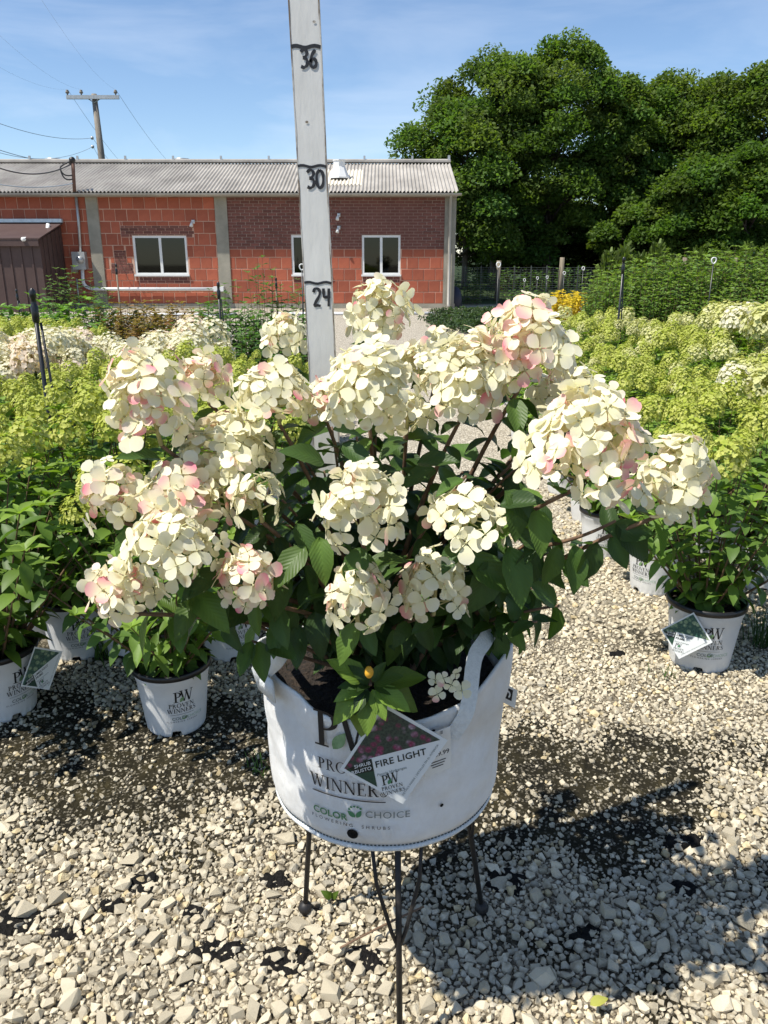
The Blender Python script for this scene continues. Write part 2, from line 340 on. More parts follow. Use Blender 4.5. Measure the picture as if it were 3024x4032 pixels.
def mat_ground():
    m, t, b = newmat('gravel_and_dirt'); L = t.links.new
    tc = N_(t, 'ShaderNodeTexCoord'); se = N_(t, 'ShaderNodeSeparateXYZ'); L(tc.outputs['Object'], se.inputs[0])
    # far gravel look
    vo = N_(t, 'ShaderNodeTexVoronoi'); vo.inputs['Scale'].default_value = 55; L(tc.outputs['Object'], vo.inputs['Vector'])
    ve = N_(t, 'ShaderNodeTexVoronoi', feature='DISTANCE_TO_EDGE'); ve.inputs['Scale'].default_value = 55; L(tc.outputs['Object'], ve.inputs['Vector'])
    bw = N_(t, 'ShaderNodeRGBToBW'); L(vo.outputs['Color'], bw.inputs[0])
    g1 = N_(t, 'ShaderNodeValToRGB'); L(bw.outputs[0], g1.inputs['Fac'])
    g1.color_ramp.elements[0].color = (0.36, 0.31, 0.24, 1); g1.color_ramp.elements[1].color = (0.66, 0.60, 0.49, 1)
    e1 = N_(t, 'ShaderNodeValToRGB'); L(ve.outputs['Distance'], e1.inputs['Fac'])
    e1.color_ramp.elements[0].color = (0.25, 0.25, 0.25, 1); e1.color_ramp.elements[1].position = 0.14
    gr = N_(t, 'ShaderNodeMixRGB', blend_type='MULTIPLY'); gr.inputs[0].default_value = 1; L(g1.outputs[0], gr.inputs[1]); L(e1.outputs[0], gr.inputs[2])
    # dirt with moss and fines
    n1 = N_(t, 'ShaderNodeTexNoise'); n1.inputs['Scale'].default_value = 9; n1.inputs['Detail'].default_value = 8; n1.inputs['Roughness'].default_value = 0.7; L(tc.outputs['Object'], n1.inputs['Vector'])
    d1 = N_(t, 'ShaderNodeValToRGB'); L(n1.outputs['Fac'], d1.inputs['Fac'])
    d1.color_ramp.elements[0].position = 0.35; d1.color_ramp.elements[0].color = (0.008, 0.007, 0.005, 1)
    d1.color_ramp.elements[1].position = 0.72; d1.color_ramp.elements[1].color = (0.050, 0.040, 0.018, 1)
    e = d1.color_ramp.elements.new(0.56); e.color = (0.024, 0.020, 0.010, 1)
    v3 = N_(t, 'ShaderNodeTexVoronoi'); v3.inputs['Scale'].default_value = 210; L(tc.outputs['Object'], v3.inputs['Vector'])
    b3 = N_(t, 'ShaderNodeRGBToBW'); L(v3.outputs['Color'], b3.inputs[0])
    f3 = N_(t, 'ShaderNodeValToRGB'); L(b3.outputs[0], f3.inputs['Fac'])
    f3.color_ramp.elements[0].position = 0.70; f3.color_ramp.elements[0].color = (0, 0, 0, 1); f3.color_ramp.elements[1].position = 0.80; f3.color_ramp.elements[1].color = (0.30, 0.30, 0.30, 1)
    dm = N_(t, 'ShaderNodeMixRGB'); L(f3.outputs[0], dm.inputs[0]); L(d1.outputs[0], dm.inputs[1]); dm.inputs[2].default_value = (0.42, 0.37, 0.28, 1)
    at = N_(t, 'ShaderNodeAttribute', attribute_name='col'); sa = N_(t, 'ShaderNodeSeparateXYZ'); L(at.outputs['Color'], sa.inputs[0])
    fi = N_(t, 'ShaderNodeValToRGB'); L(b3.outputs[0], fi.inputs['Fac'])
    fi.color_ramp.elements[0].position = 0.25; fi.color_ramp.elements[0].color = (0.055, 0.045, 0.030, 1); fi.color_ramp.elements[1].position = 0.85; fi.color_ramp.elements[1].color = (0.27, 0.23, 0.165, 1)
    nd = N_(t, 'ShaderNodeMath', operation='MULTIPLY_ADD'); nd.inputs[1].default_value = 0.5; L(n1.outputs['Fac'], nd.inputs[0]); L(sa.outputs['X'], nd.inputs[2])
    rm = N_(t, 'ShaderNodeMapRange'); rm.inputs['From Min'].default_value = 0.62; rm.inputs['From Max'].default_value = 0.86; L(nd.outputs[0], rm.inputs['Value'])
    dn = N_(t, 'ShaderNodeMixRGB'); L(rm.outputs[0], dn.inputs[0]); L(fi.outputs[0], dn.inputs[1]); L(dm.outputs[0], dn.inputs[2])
    # far = gravel sheet; near = dirt between the modelled stones
    mr = N_(t, 'ShaderNodeMapRange'); mr.inputs['From Min'].default_value = 2.3; mr.inputs['From Max'].default_value = 3.6; L(se.outputs['Y'], mr.inputs['Value'])
    mx = N_(t, 'ShaderNodeMixRGB'); L(mr.outputs[0], mx.inputs[0]); L(dn.outputs[0], mx.inputs[1]); L(gr.outputs[0], mx.inputs[2])
    # grass beyond the fence
    n6 = N_(t, 'ShaderNodeTexNoise'); n6.inputs['Scale'].default_value = 3; n6.inputs['Detail'].default_value = 8; L(tc.outputs['Object'], n6.inputs['Vector'])
    g6 = N_(t, 'ShaderNodeValToRGB'); L(n6.outputs['Fac'], g6.inputs['Fac'])
    g6.color_ramp.elements[0].color = (0.012, 0.025, 0.008, 1); g6.color_ramp.elements[1].color = (0.05, 0.07, 0.025, 1)
    m6 = N_(t, 'ShaderNodeMapRange'); m6.inputs['From Min'].default_value = 20.6; m6.inputs['From Max'].default_value = 21.6; L(se.outputs['Y'], m6.inputs['Value'])
    m7 = N_(t, 'ShaderNodeMixRGB'); L(m6.outputs[0], m7.inputs[0]); L(mx.outputs[0], m7.inputs[1]); L(g6.outputs[0], m7.inputs[2])
    L(m7.outputs[0], b.inputs['Base Color']); b.inputs['Roughness'].default_value = 0.95; b.inputs['Specular IOR Level'].default_value = 0.15
    bp = N_(t, 'ShaderNodeBump'); bp.inputs['Strength'].default_value = 0.9; bp.inputs['Distance'].default_value = 0.012
    ad = N_(t, 'ShaderNodeMath', operation='ADD'); L(ve.outputs['Distance'], ad.inputs[0]); L(n1.outputs['Fac'], ad.inputs[1])
    L(ad.outputs[0], bp.inputs['Height']); L(bp.outputs['Normal'], b.inputs['Normal'])
    return m
def mat_stone():
    m, t, b = newmat('crushed_limestone'); L = t.links.new
    at = N_(t, 'ShaderNodeAttribute', attribute_name='col')
    tc = N_(t, 'ShaderNodeTexCoord')
    nz = N_(t, 'ShaderNodeTexNoise'); nz.inputs['Scale'].default_value = 70; nz.inputs['Detail'].default_value = 6; L(tc.outputs['Object'], nz.inputs['Vector'])
    cr = N_(t, 'ShaderNodeValToRGB'); L(nz.outputs['Fac'], cr.inputs['Fac'])
    cr.color_ramp.elements[0].position = 0.32; cr.color_ramp.elements[0].color = (0.66, 0.63, 0.58, 1); cr.color_ramp.elements[1].position = 0.6; cr.color_ramp.elements[1].color = (1.06, 1.06, 1.06, 1)
    mu = N_(t, 'ShaderNodeMixRGB', blend_type='MULTIPLY'); mu.inputs[0].default_value = 1; L(at.outputs['Color'], mu.inputs[1]); L(cr.outputs[0], mu.inputs[2])
    oi = N_(t, 'ShaderNodeObjectInfo'); mr = N_(t, 'ShaderNodeMapRange'); mr.inputs['To Min'].default_value = 0.85; mr.inputs['To Max'].default_value = 1.05; L(oi.outputs['Random'], mr.inputs['Value'])
    hs = N_(t, 'ShaderNodeHueSaturation'); L(mr.outputs[0], hs.inputs['Value']); L(mu.outputs[0], hs.inputs['Color'])
    L(hs.outputs[0], b.inputs['Base Color']); b.inputs['Roughness'].default_value = 0.9; b.inputs['Specular IOR Level'].default_value = 0.2
    n2 = N_(t, 'ShaderNodeTexNoise'); n2.inputs['Scale'].default_value = 260; n2.inputs['Detail'].default_value = 5; L(tc.outputs['Object'], n2.inputs['Vector'])
    bp = N_(t, 'ShaderNodeBump'); bp.inputs['Strength'].default_value = 0.5; bp.inputs['Distance'].default_value = 0.004
    L(n2.outputs['Fac'], bp.inputs['Height']); L(bp.outputs['Normal'], b.inputs['Normal'])
    return m
M['stone'] = mat_stone(); M['ground'] = mat_ground()

# ------------------------------------------------------------------ lettering (flat polygons in x,y; cap height 1)
def arcband(cx, cy, ro, ri, a0, a1, n=14):
    V, F = [], []
    for i in range(n + 1):
        a = R(a0 + (a1 - a0) * i / n); c, s = math.cos(a), math.sin(a)
        V += [(cx + ro[0] * c, cy + ro[1] * s), (cx + ri[0] * c, cy + ri[1] * s)]
    for i in range(n): F.append((2 * i, 2 * i + 2, 2 * i + 3, 2 * i + 1))
    return V, F
def hs(x0, y0, x1, y1, wd): return [(x0 - wd / 2, y0), (x0 + wd / 2, y0), (x1 + wd / 2, y1), (x1 - wd / 2, y1)], [(0, 1, 2, 3)]
def rc(x0, x1, y0, y1): return [(x0, y0), (x1, y0), (x1, y1), (x0, y1)], [(0, 1, 2, 3)]
def serif(x, y, l, t=0.05): return rc(x - l / 2, x + l / 2, y, y + t) if y < 0.5 else rc(x - l / 2, x + l / 2, y - t, y)
def ribbon(pts, wd):
    pts = np.asarray(pts, float); T = np.gradient(pts, axis=0); T /= np.linalg.norm(T, axis=1)[:, None] + 1e-9
    Nn = np.stack([-T[:, 1], T[:, 0]], 1); wd = np.full(len(pts), wd) if np.isscalar(wd) else np.asarray(wd)
    V = []
    for p, n, q in zip(pts, Nn, wd): V += [tuple(p + n * q / 2), tuple(p - n * q / 2)]
    return V, [(2 * i, 2 * i + 2, 2 * i + 3, 2 * i + 1) for i in range(len(pts) - 1)]
def smooth2(pts, n=5):
    pts = np.asarray(pts, float); out = []
    q = np.vstack([2 * pts[0] - pts[1], pts, 2 * pts[-1] - pts[-2]])
    for i in range(1, len(q) - 2):
        for k in range(n):
            t = k / n; a, b, c, d = q[i - 1:i + 3]
            out.append(0.5 * ((2 * b) + (-a + c) * t + (2 * a - 5 * b + 4 * c - d) * t * t + (-a + 3 * b - 3 * c + d) * t ** 3))
    out.append(pts[-1]); return np.array(out)
TK = 0.15
GLY = {
 'P': (0.70, [hs(.19, 0, .19, 1, TK), serif(.19, 0, .38), serif(.15, 1, .30), arcband(.26, .735, (.38, .265), (.23, .215), -90, 90), rc(.2, .27, .47, .52), rc(.2, .27, .95, 1)]),
 'R': (0.82, [hs(.19, 0, .19, 1, TK), serif(.19, 0, .36), serif(.15, 1, .30), arcband(.26, .745, (.34, .255), (.20, .205), -90, 90), rc(.2, .27, .49, .54), rc(.2, .27, .95, 1), hs(.38, .52, .70, 0, .15), serif(.72, 0, .2)]),
 'O': (1.00, [arcband(.5, .5, (.46, .52), (.31, .47), 0, 360, 28)]),
 'V': (0.86, [hs(.14, 1, .45, 0, TK), hs(.76, 1, .47, 0, .06), serif(.14, 1, .32), serif(.76, 1, .26)]),
 'E': (0.74, [hs(.19, 0, .19, 1, TK), rc(.05, .64, 0, .05), rc(.05, .62, .95, 1), rc(.2, .5, .49, .54), hs(.63, 0, .66, .2, .05), hs(.6, 1, .6, .82, .05), hs(.5, .42, .5, .61, .045)]),
 'N': (0.94, [hs(.16, 0, .16, 1, .06), hs(.16, 1, .78, 0, .16), hs(.78, 0, .78, 1, .06), serif(.14, 0, .26), serif(.12, 1, .24), serif(.78, 1, .26)]),
 'W': (1.26, [hs(.14, 1, .40, 0, TK), hs(.66, 1, .42, 0, .06), hs(.60, 1, .86, 0, TK), hs(1.14, 1, .88, 0, .06), serif(.14, 1, .3), serif(.62, 1, .3), serif(1.14, 1, .26)]),
 'I': (0.44, [hs(.21, 0, .21, 1, TK), serif(.21, 0, .36), serif(.21, 1, .36)]),
 'S': (0.62, [ribbon(smooth2([(.53, .78), (.50, .92), (.32, .98), (.14, .90), (.10, .74), (.24, .58), (.42, .46), (.52, .28), (.46, .08), (.28, .01), (.12, .08), (.07, .26)]), np.interp(np.linspace(0, 1, 56), [0, .15, .5, .85, 1], [.05, .05, .15, .05, .05]))]),
}
def flat_join(parts, lift=1.0):
    """[(V2,F)] -> (V3 with a tiny z layer per polygon group, F)"""
    V, F, n = [], [], 0
    for i, (v, f) in enumerate(parts):
        V += [(a, b, (i % 6) * lift) for a, b in v]; F += [tuple(k + n for k in q) for q in f]; n += len(v)
    return np.array(V, float), F
def serif_text(s, h, cx=0.0, y=0.0, track=0.04):
    parts, x = [], 0.0
    for ch in s:
        if ch == ' ': x += 0.4; continue
        adv, ps = GLY[ch]
        for v, f in ps: parts.append(([(a + x, b) for a, b in v], f))
        x += adv + track
    wd = x - track
    return [([((a - wd / 2) * h + cx, b * h + y) for a, b in v], f) for v, f in parts]
_tx = {}
def sans_text(s, size, x=0.0, y=0.0, align='CENTER', space=1.0, bold=0.0):
    key = (s, align, space, bold)
    if key not in _tx:
        cu = bpy.data.curves.new('t', 'FONT'); cu.body = s; cu.size = 1.0; cu.align_x = align; cu.space_character = space; cu.resolution_u = 3; cu.offset = bold
        ob = bpy.data.objects.new('t', cu); COL.objects.link(ob); bpy.context.view_layer.update()
        me = bpy.data.meshes.new_from_object(ob.evaluated_get(bpy.context.evaluated_depsgraph_get()))
        _tx[key] = ([(v.co.x, v.co.y) for v in me.vertices], [tuple(p.vertices) for p in me.polygons])
        bpy.data.objects.remove(ob); bpy.data.curves.remove(cu); bpy.data.meshes.remove(me)
    v, f = _tx[key]
    return [([(a * size + x, b * size + y) for a, b in v], f)]
def leafshape(x, y, l, wd, ang, n=8):
    t = np.linspace(0, 1, n); hw = wd * np.sin(math.pi * t ** 0.85) / 2
    pts = [(a * l, b) for a, b in zip(t, hw)] + [(a * l, -b) for a, b in zip(t[::-1], hw[::-1])][1:-1]
    c, s = math.cos(R(ang)), math.sin(R(ang))
    return [([(x + a * c - b * s, y + a * s + b * c) for a, b in pts], [tuple(range(len(pts)))])]
def disc2(x, y, r, n=12): return [([(x + r * math.cos(2 * math.pi * k / n), y + r * math.sin(2 * math.pi * k / n)) for k in range(n)], [tuple(range(n))])]
def bar2(x0, x1, y, t, n=14):
    xs = np.linspace(x0, x1, n + 1); V = []
    for x in xs: V += [(x, y), (x, y + t)]
    return [(V, [(2 * i, 2 * i + 2, 2 * i + 3, 2 * i + 1) for i in range(n)])]
def wrap(parts, radius, zc, ang0, off, c=(0, 0), lift=0.00012):
    V, F = flat_join(parts, lift)
    z = zc + V[:, 1]; r0 = np.array([radius(q) for q in z]); a = ang0 + V[:, 0] / r0; r = r0 + off + V[:, 2]
    return np.stack([c[0] + r * np.sin(a), c[1] - r * np.cos(a), z], 1), F
def pw_print(h):
    """the print of the pots, centred on x=0; P cap height h; y=0 at the PW baseline"""
    pw = [([(a - .58 * h, b) for a, b in v], f) for v, f in [([(a * h, b * h) for a, b in v], f) for v, f in GLY['P'][1]]]
    ww = [([((a * .92 + .5) * h - .58 * h, (b * 1.06 + .04) * h) for a, b in v], f) for v, f in GLY['W'][1]]
    k = h * 0.40
    blk = pw + ww + serif_text('PROVEN', k, .05 * h, -0.52 * h) + serif_text('WINNERS', k, .05 * h, -1.02 * h)
    line = bar2(-.95 * h, 1.05 * h, -1.22 * h, .022 * h)
    grn = sans_text('COLOR', .40 * h, -.80 * h, -1.74 * h, 'LEFT', bold=0.02)
    gry = sans_text('CHOICE', .40 * h, .42 * h, -1.74 * h, 'LEFT')
    fl = sans_text('FLOWERING SHRUBS', .19 * h, .05 * h, -1.98 * h, 'CENTER', 1.55)
    lf = leafshape(-.06 * h, .0, .62 * h, .30 * h, 58)
    cc = leafshape(.21 * h, -1.76 * h, .28 * h, .15 * h, 140) + leafshape(.22 * h, -1.76 * h, .28 * h, .15 * h, 65)
    for q in range(5):
        an = R(150 - q * 30); cc += disc2(.19 * h + .19 * h * math.cos(an), -1.56 * h + .19 * h * math.sin(an), .035 * h)
    return blk, line, grn, gry, fl, lf, cc

# ------------------------------------------------------------------ ground and gravel
def ico():
    p = (1 + 5 ** 0.5) / 2
    v = np.array([(-1, p, 0), (1, p, 0), (-1, -p, 0), (1, -p, 0), (0, -1, p), (0, 1, p), (0, -1, -p), (0, 1, -p), (p, 0, -1), (p, 0, 1), (-p, 0, -1), (-p, 0, 1)], float)
    v /= np.linalg.norm(v[0])
    f = np.array([(0, 11, 5), (0, 5, 1), (0, 1, 7), (0, 7, 10), (0, 10, 11), (1, 5, 9), (5, 11, 4), (11, 10, 2), (10, 7, 6), (7, 1, 8), (3, 9, 4), (3, 4, 2), (3, 2, 6), (3, 6, 8), (3, 8, 9), (4, 9, 5), (2, 4, 11), (6, 2, 10), (8, 6, 7), (9, 8, 1)])
    return v, f
def subdiv(v, f):
    v = list(map(tuple, v)); mid = {}; out = []
    def m(a, b):
        k = (min(a, b), max(a, b))
        if k not in mid:
            q = np.array(v[a]) + np.array(v[b]); v.append(tuple(q / np.linalg.norm(q))); mid[k] = len(v) - 1
        return mid[k]
    for a, b, c in f:
        x, y, z = m(a, b), m(b, c), m(c, a); out += [(a, x, z), (b, y, x), (c, z, y), (x, y, z)]
    return np.array(v), np.array(out)
IC0 = ico(); IC1 = subdiv(*IC0); IC2 = subdiv(*IC1)
def hull(seed, npts):
    """crushed rock: the convex hull of a few random points"""
    import bmesh
    r = np.random.default_rng(seed); p = np.array([(a, b, c) for a in (-1, 1) for b in (-1, 1) for c in (-1, 1)], float) * .60 + r.normal(size=(8, 3)) * .19
    q = r.normal(size=(max(0, npts - 8), 3)); q /= np.linalg.norm(q, axis=1)[:, None] + 1e-9; p = np.concatenate([p[:min(8, npts)], q * .92])
    if seed % 3 != 0:
        m_ = npts + 4; k = np.arange(m_); z = 1 - 2 * (k + .5) / m_; a = k * 2.39996
        p = np.stack([np.sqrt(1 - z * z) * np.cos(a), np.sqrt(1 - z * z) * np.sin(a), z], 1) + r.normal(size=(m_, 3)) * .22; p *= r.uniform(.82, 1.05, (m_, 1))
    ax = r.normal(size=3); ax /= np.linalg.norm(ax); p = p @ np.array(Matrix.Rotation(r.uniform(0, 6), 3, Vector(ax)))
    p *= np.array([r.uniform(1.0, 1.28), r.uniform(.80, 1.0), r.uniform(.60, .88)])
    bm = bmesh.new(); vs = [bm.verts.new(q) for q in p]; bmesh.ops.convex_hull(bm, input=vs)
    bmesh.ops.delete(bm, geom=[v for v in bm.verts if not v.link_faces], context='VERTS'); bmesh.ops.triangulate(bm, faces=bm.faces[:])
    bm.verts.index_update(); V = np.array([v.co[:] for v in bm.verts]); F = np.array([[v.index for v in f.verts] for f in bm.faces]); bm.free()
    return V, F
def vnoise(x, y, s, o=0.0): return mnoise.noise(Vector((x * s + o, y * s - o, o * 0.37)))
def rotz_mats(n, tilt=0.35):
    a = rng.uniform(0, 2 * math.pi, n); b = rng.normal(0, tilt, n); c = rng.normal(0, tilt, n)
    ca, sa, cb, sb, cc, sc = np.cos(a), np.sin(a), np.cos(b), np.sin(b), np.cos(c), np.sin(c)
    Z = np.zeros(n); O = np.ones(n)
    A = np.stack([np.stack([ca, -sa, Z], 1), np.stack([sa, ca, Z], 1), np.stack([Z, Z, O], 1)], 1)
    B = np.stack([np.stack([O, Z, Z], 1), np.stack([Z, cb, -sb], 1), np.stack([Z, sb, cb], 1)], 1)
    C = np.stack([np.stack([cc, Z, sc], 1), np.stack([Z, O, Z], 1), np.stack([-sc, Z, cc], 1)], 1)
    return A @ B @ C
def dirt_and_shade(x, y):
    """0 = thick gravel, 1 = bare dark soil, plus painted shade by the left pots"""
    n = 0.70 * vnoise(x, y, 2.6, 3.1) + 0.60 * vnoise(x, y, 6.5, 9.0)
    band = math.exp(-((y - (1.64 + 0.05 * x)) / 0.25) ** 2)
    shade_left = math.exp(-((y - 1.95) / 0.28) ** 2) * (1 if x < -0.25 else 0.0) * 0.5  # shaded ground by the left pots, painted in as darker soil
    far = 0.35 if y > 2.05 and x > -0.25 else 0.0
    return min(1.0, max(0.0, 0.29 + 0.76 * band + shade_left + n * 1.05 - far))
gx = np.concatenate([[-300, -20, -5], np.arange(-2.4, 2.4, .032), [5, 20, 300]]); gy = np.concatenate([[-60, 0], np.arange(.8, 4.4, .032), [6, 12, 30, 500]])
gV = np.array([(x, y, 0) for y in gy for x in gx]); nx = len(gx)
gF = np.array([(j * nx + i, j * nx + i + 1, (j + 1) * nx + i + 1, (j + 1) * nx + i) for j in range(len(gy) - 1) for i in range(nx - 1)])
gC = np.array([[dirt_and_shade(x, y)] * 3 if abs(x) < 2.5 and .7 < y < 4.5 else [.2] * 3 for x, y, _ in gV])
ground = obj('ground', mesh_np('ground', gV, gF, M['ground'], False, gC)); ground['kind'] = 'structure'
cell = 0.02; grid = {}
def place(x, y, r, k=0.80):
    ix, iy = int(x / cell), int(y / cell); m = int(r / cell) + 2
    for i in range(ix - m, ix + m + 1):
        for j in range(iy - m, iy + m + 1):
            for (a, b, c) in grid.get((i, j), ()):
                if (a - x) ** 2 + (b - y) ** 2 < (k * (r + c)) ** 2: return False
    grid.setdefault((ix, iy), []).append((x, y, r)); return True
stones = []
def visible_w(y): return 0.50 * (y * CP + CAMH * SP) + 0.10
for r0, r1, tries, y0, y1 in [(0.016, 0.021, 26, 0.9, 1.5), (0.0115, 0.016, 330, 0.9, 1.5), (0.010, 0.016, 200, 1.5, 2.3), (0.0065, 0.0115, 8200, 0.9, 1.65), (0.0065, 0.010, 3600, 1.6, 2.3),
                              (0.0042, 0.0065, 22000, 0.9, 1.6), (0.0038, 0.0068, 16000, 1.6, 2.3), (0.0024, 0.0042, 34000, 0.9, 1.8), (0.0026, 0.0042, 14000, 1.75, 2.4), (0.0075, 0.013, 14000, 2.2, 4.2), (0.005, 0.0075, 18000, 2.2, 3.2)]:
    ys = rng.uniform(y0, y1, tries); rr = rng.uniform(r0, r1, tries); us = rng.uniform(-1, 1, tries)
    for u, y, r in zip(us, ys, rr):
        wv = visible_w(y); x = u * wv
        if y > 2.25 and x < -0.75: continue
        if y > 3.0 and x < -0.5: continue
        d = dirt_and_shade(x, y)
        if r > 0.0125 and d > 0.50: continue
        if r > 0.0085 and d > 0.66 and rng.random() < 0.8: continue
        if d > 0.5 and rng.random() < min(.90, (d - .45) * 1.7): continue
        if place(x, y, r): stones.append((x, y, r, d))
stones = np.array(stones)
order = np.argsort(-stones[:, 2] / (stones[:, 1] + 0.4)); stones = stones[order]
def stone_cols(n):
    base = np.array([[0.69, 0.61, 0.455]]) * rng.uniform(0.70, 1.14, (n, 1))
    warm = rng.random((n, 1)); base = base * np.where(warm > 0.93, np.array([[1.0, 0.93, 0.76]]), np.where(warm < 0.10, np.array([[0.80, 0.82, 0.86]]), 1.0))
    return base
NB = 280
bigm = []
for k in range(14):
    v, f = hull(300 + k, 9 + k % 3)
    bigm.append(mesh_np('stone', v, f, M['stone'], False, np.repeat(stone_cols(1), len(v), 0)))
for i in range(NB):
    x, y, r, d = stones[i]
    obj('stone', bigm[i % 14], ground, (x, y, r * 0.34), (rng.normal(0, .3), rng.normal(0, .3), rng.uniform(0, 6.28)), r * 1.08)
rest = stones[NB:]
VV, FF, CC, off = [], [], [], 0
for sel, npts, nv in ((rest[:, 2] > 0.0085, 10, 28), ((rest[:, 2] <= 0.0085) & (rest[:, 2] > .0045), 9, 20), (rest[:, 2] <= .0045, 7, 10)):
    sub = rest[sel]; which = rng.integers(0, nv, len(sub))
    for k in range(nv):
        s = sub[which == k]
        if not len(s): continue
        tv, tf = hull(1000 + npts * 50 + k, npts)
        Mx = rotz_mats(len(s)) * (s[:, 2] * 1.08)[:, None, None]
        T = np.stack([s[:, 0], s[:, 1], s[:, 2] * 0.30], 1)
        V, F = replicate(tv, tf, Mx, T)
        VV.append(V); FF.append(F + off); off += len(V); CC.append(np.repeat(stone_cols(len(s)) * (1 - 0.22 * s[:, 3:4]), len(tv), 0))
gravel = obj('gravel', mesh_np('gravel', np.concatenate(VV), np.concatenate(FF), M['stone'], False, np.concatenate(CC)))
tag(stuff(gravel), 'loose crushed cream limestone gravel spread over the ground', 'gravel')

# torn black cloth showing through the gravel
for i, (vx, vy, sx, sy) in enumerate([(35, 1990, 58, 30), (150, 2010, 40, 24), (310, 1912, 34, 22), (475, 2055, 62, 24), (620, 2075, 56, 30), (600, 1905, 38, 18), (1090, 1905, 52, 30), (420, 1975, 26, 16), (790, 2070, 44, 28), (1330, 1415, 24, 9), (1480, 1820, 44, 20), (240, 1960, 30, 14), (1255, 2020, 40, 16), (1475, 1920, 34, 18), (700, 1745, 60, 16)]):
    c = G(vx, vy); a = vsize(sx, c); b = vsize(sy, c) * 1.35
    n = 9; V, F = [], []
    for j in range(n + 1):
        for k in range(n + 1):
            u, q = -1 + 2 * j / n, -1 + 2 * k / n
            rr = 1 + 0.45 * vnoise(math.atan2(q, u + 1e-6) * 1.0, i, 1.3, 5.0)
            uu, qq = u * math.sqrt(1 - q * q / 2) * rr, q * math.sqrt(1 - u * u / 2) * rr
            h = 0.0060 + 0.013 * vnoise(uu * a, qq * b, 75, i * 1.7)
            if max(abs(u), abs(q)) > 0.99: h = -0.002
            V.append((uu * a, qq * b, h))
    F = [(j * (n + 1) + k, (j + 1) * (n + 1) + k, (j + 1) * (n + 1) + k + 1, j * (n + 1) + k + 1) for j in range(n) for k in range(n)]
    tag(obj('weed_cloth_scrap', mesh_np('weed_cloth_scrap', V, F, M['cloth'], True), None, (c[0], c[1], 0)), 'crumpled black weed cloth scrap showing between the gravel stones', 'cloth', 'scraps of black cloth in the gravel')

# ------------------------------------------------------------------ brick building
DW = G(829, 666)[1]
def WP(vx, vy, off=0.0): return P(vx, vy, D=DW + off)
def WX(vx, vy=545): return WP(vx, vy)[0]
def WZ(vy): return WP(829, vy)[2]
ztop = WZ(421); XL = -12.0; XR = WX(983)
bld = thing('workshop_building', 'long low red tile and brick workshop with pale corrugated roof', 'building', (-4.0, DW, 0))
pil = [(WX(197), WX(222)), (WX(470), WX(496)), (WX(959), XR)]
wins = [(WX(289, 550), WX(405, 550), WZ(594), WZ(509)), (WX(630), WX(714), WZ(594), WZ(508)), (WX(782), WX(865), WZ(594), WZ(508))]
zband = WZ(538); zb = 0.11
def minus(rect, holes):
    out = [rect]
    for hx0, hx1, hz0, hz1 in holes:
        new = []
        for x0, x1, z0, z1 in out:
            if hx1 <= x0 or hx0 >= x1 or hz1 <= z0 or hz0 >= z1: new.append((x0, x1, z0, z1)); continue
            if hx0 > x0: new.append((x0, hx0, z0, z1))
            if hx1 < x1: new.append((hx1, x1, z0, z1))
            a, b = max(x0, hx0), min(x1, hx1)
            if hz0 > z0: new.append((a, b, z0, hz0))
            if hz1 < z1: new.append((a, b, hz1, z1))
        out = new
    return [r for r in out if r[1] - r[0] > 0.03 and r[3] - r[2] > 0.018]
th = 0.24
def slab(rects, y0, y1): return join(*[box(a, b, y0, y1, c, d) for a, b, c, d in rects])
wall_t = wpart('wall', slab(minus((XL, pil[1][0], zb, ztop), wins[:1]) + minus((pil[1][1], pil[2][0], zb, zband), wins[1:]), DW, DW + th), M['tilemortar'], bld)
wall_b = wpart('wall', slab(minus((pil[1][1], pil[2][0], zband, ztop), wins[1:]), DW + 0.001, DW + th), M['brickmortar'], bld)
wall_t['label'] = 'red clay tile wall'; wall_b['label'] = 'dark maroon brick upper wall'
wpart('footing', box(XL, XR + 0.02, DW - 0.035, DW + th, -0.02, zb - 0.002), M['concrete'], bld)
for a, b in pil: wpart('pilaster', box(a, b, DW - 0.03, DW + th - 0.004, zb, ztop), M['concrete'], bld)
DB = DW + 5.2
wpart('rear_wall', join(box(XL, XR, DB, DB + .2, 0, ztop), box(XR - .2, XR - 0.004, DW + th, DB, 0, ztop), box(XL, XL + .2, DW + th, DB, 0, ztop)), M['concrete'], bld)
wpart('floor_slab', box(XL + .2, XR - .2, DW + th, DB, 0.01, 0.05), M['concrete'], bld)
tl, tmesh = WZ(560) - WZ(584.8), {}
tl = 0.267
patches = [(WX(265), WX(422), WZ(512), WZ(488)), (WX(296), WX(406), WZ(612), WZ(594)), (WX(783), WX(864), WZ(610), WZ(594)), (WX(632), WX(712), WZ(610), WZ(594)),
           (WX(246), WX(272), WZ(572), WZ(541)), (WX(237), WX(285), WZ(591), WZ(569))]
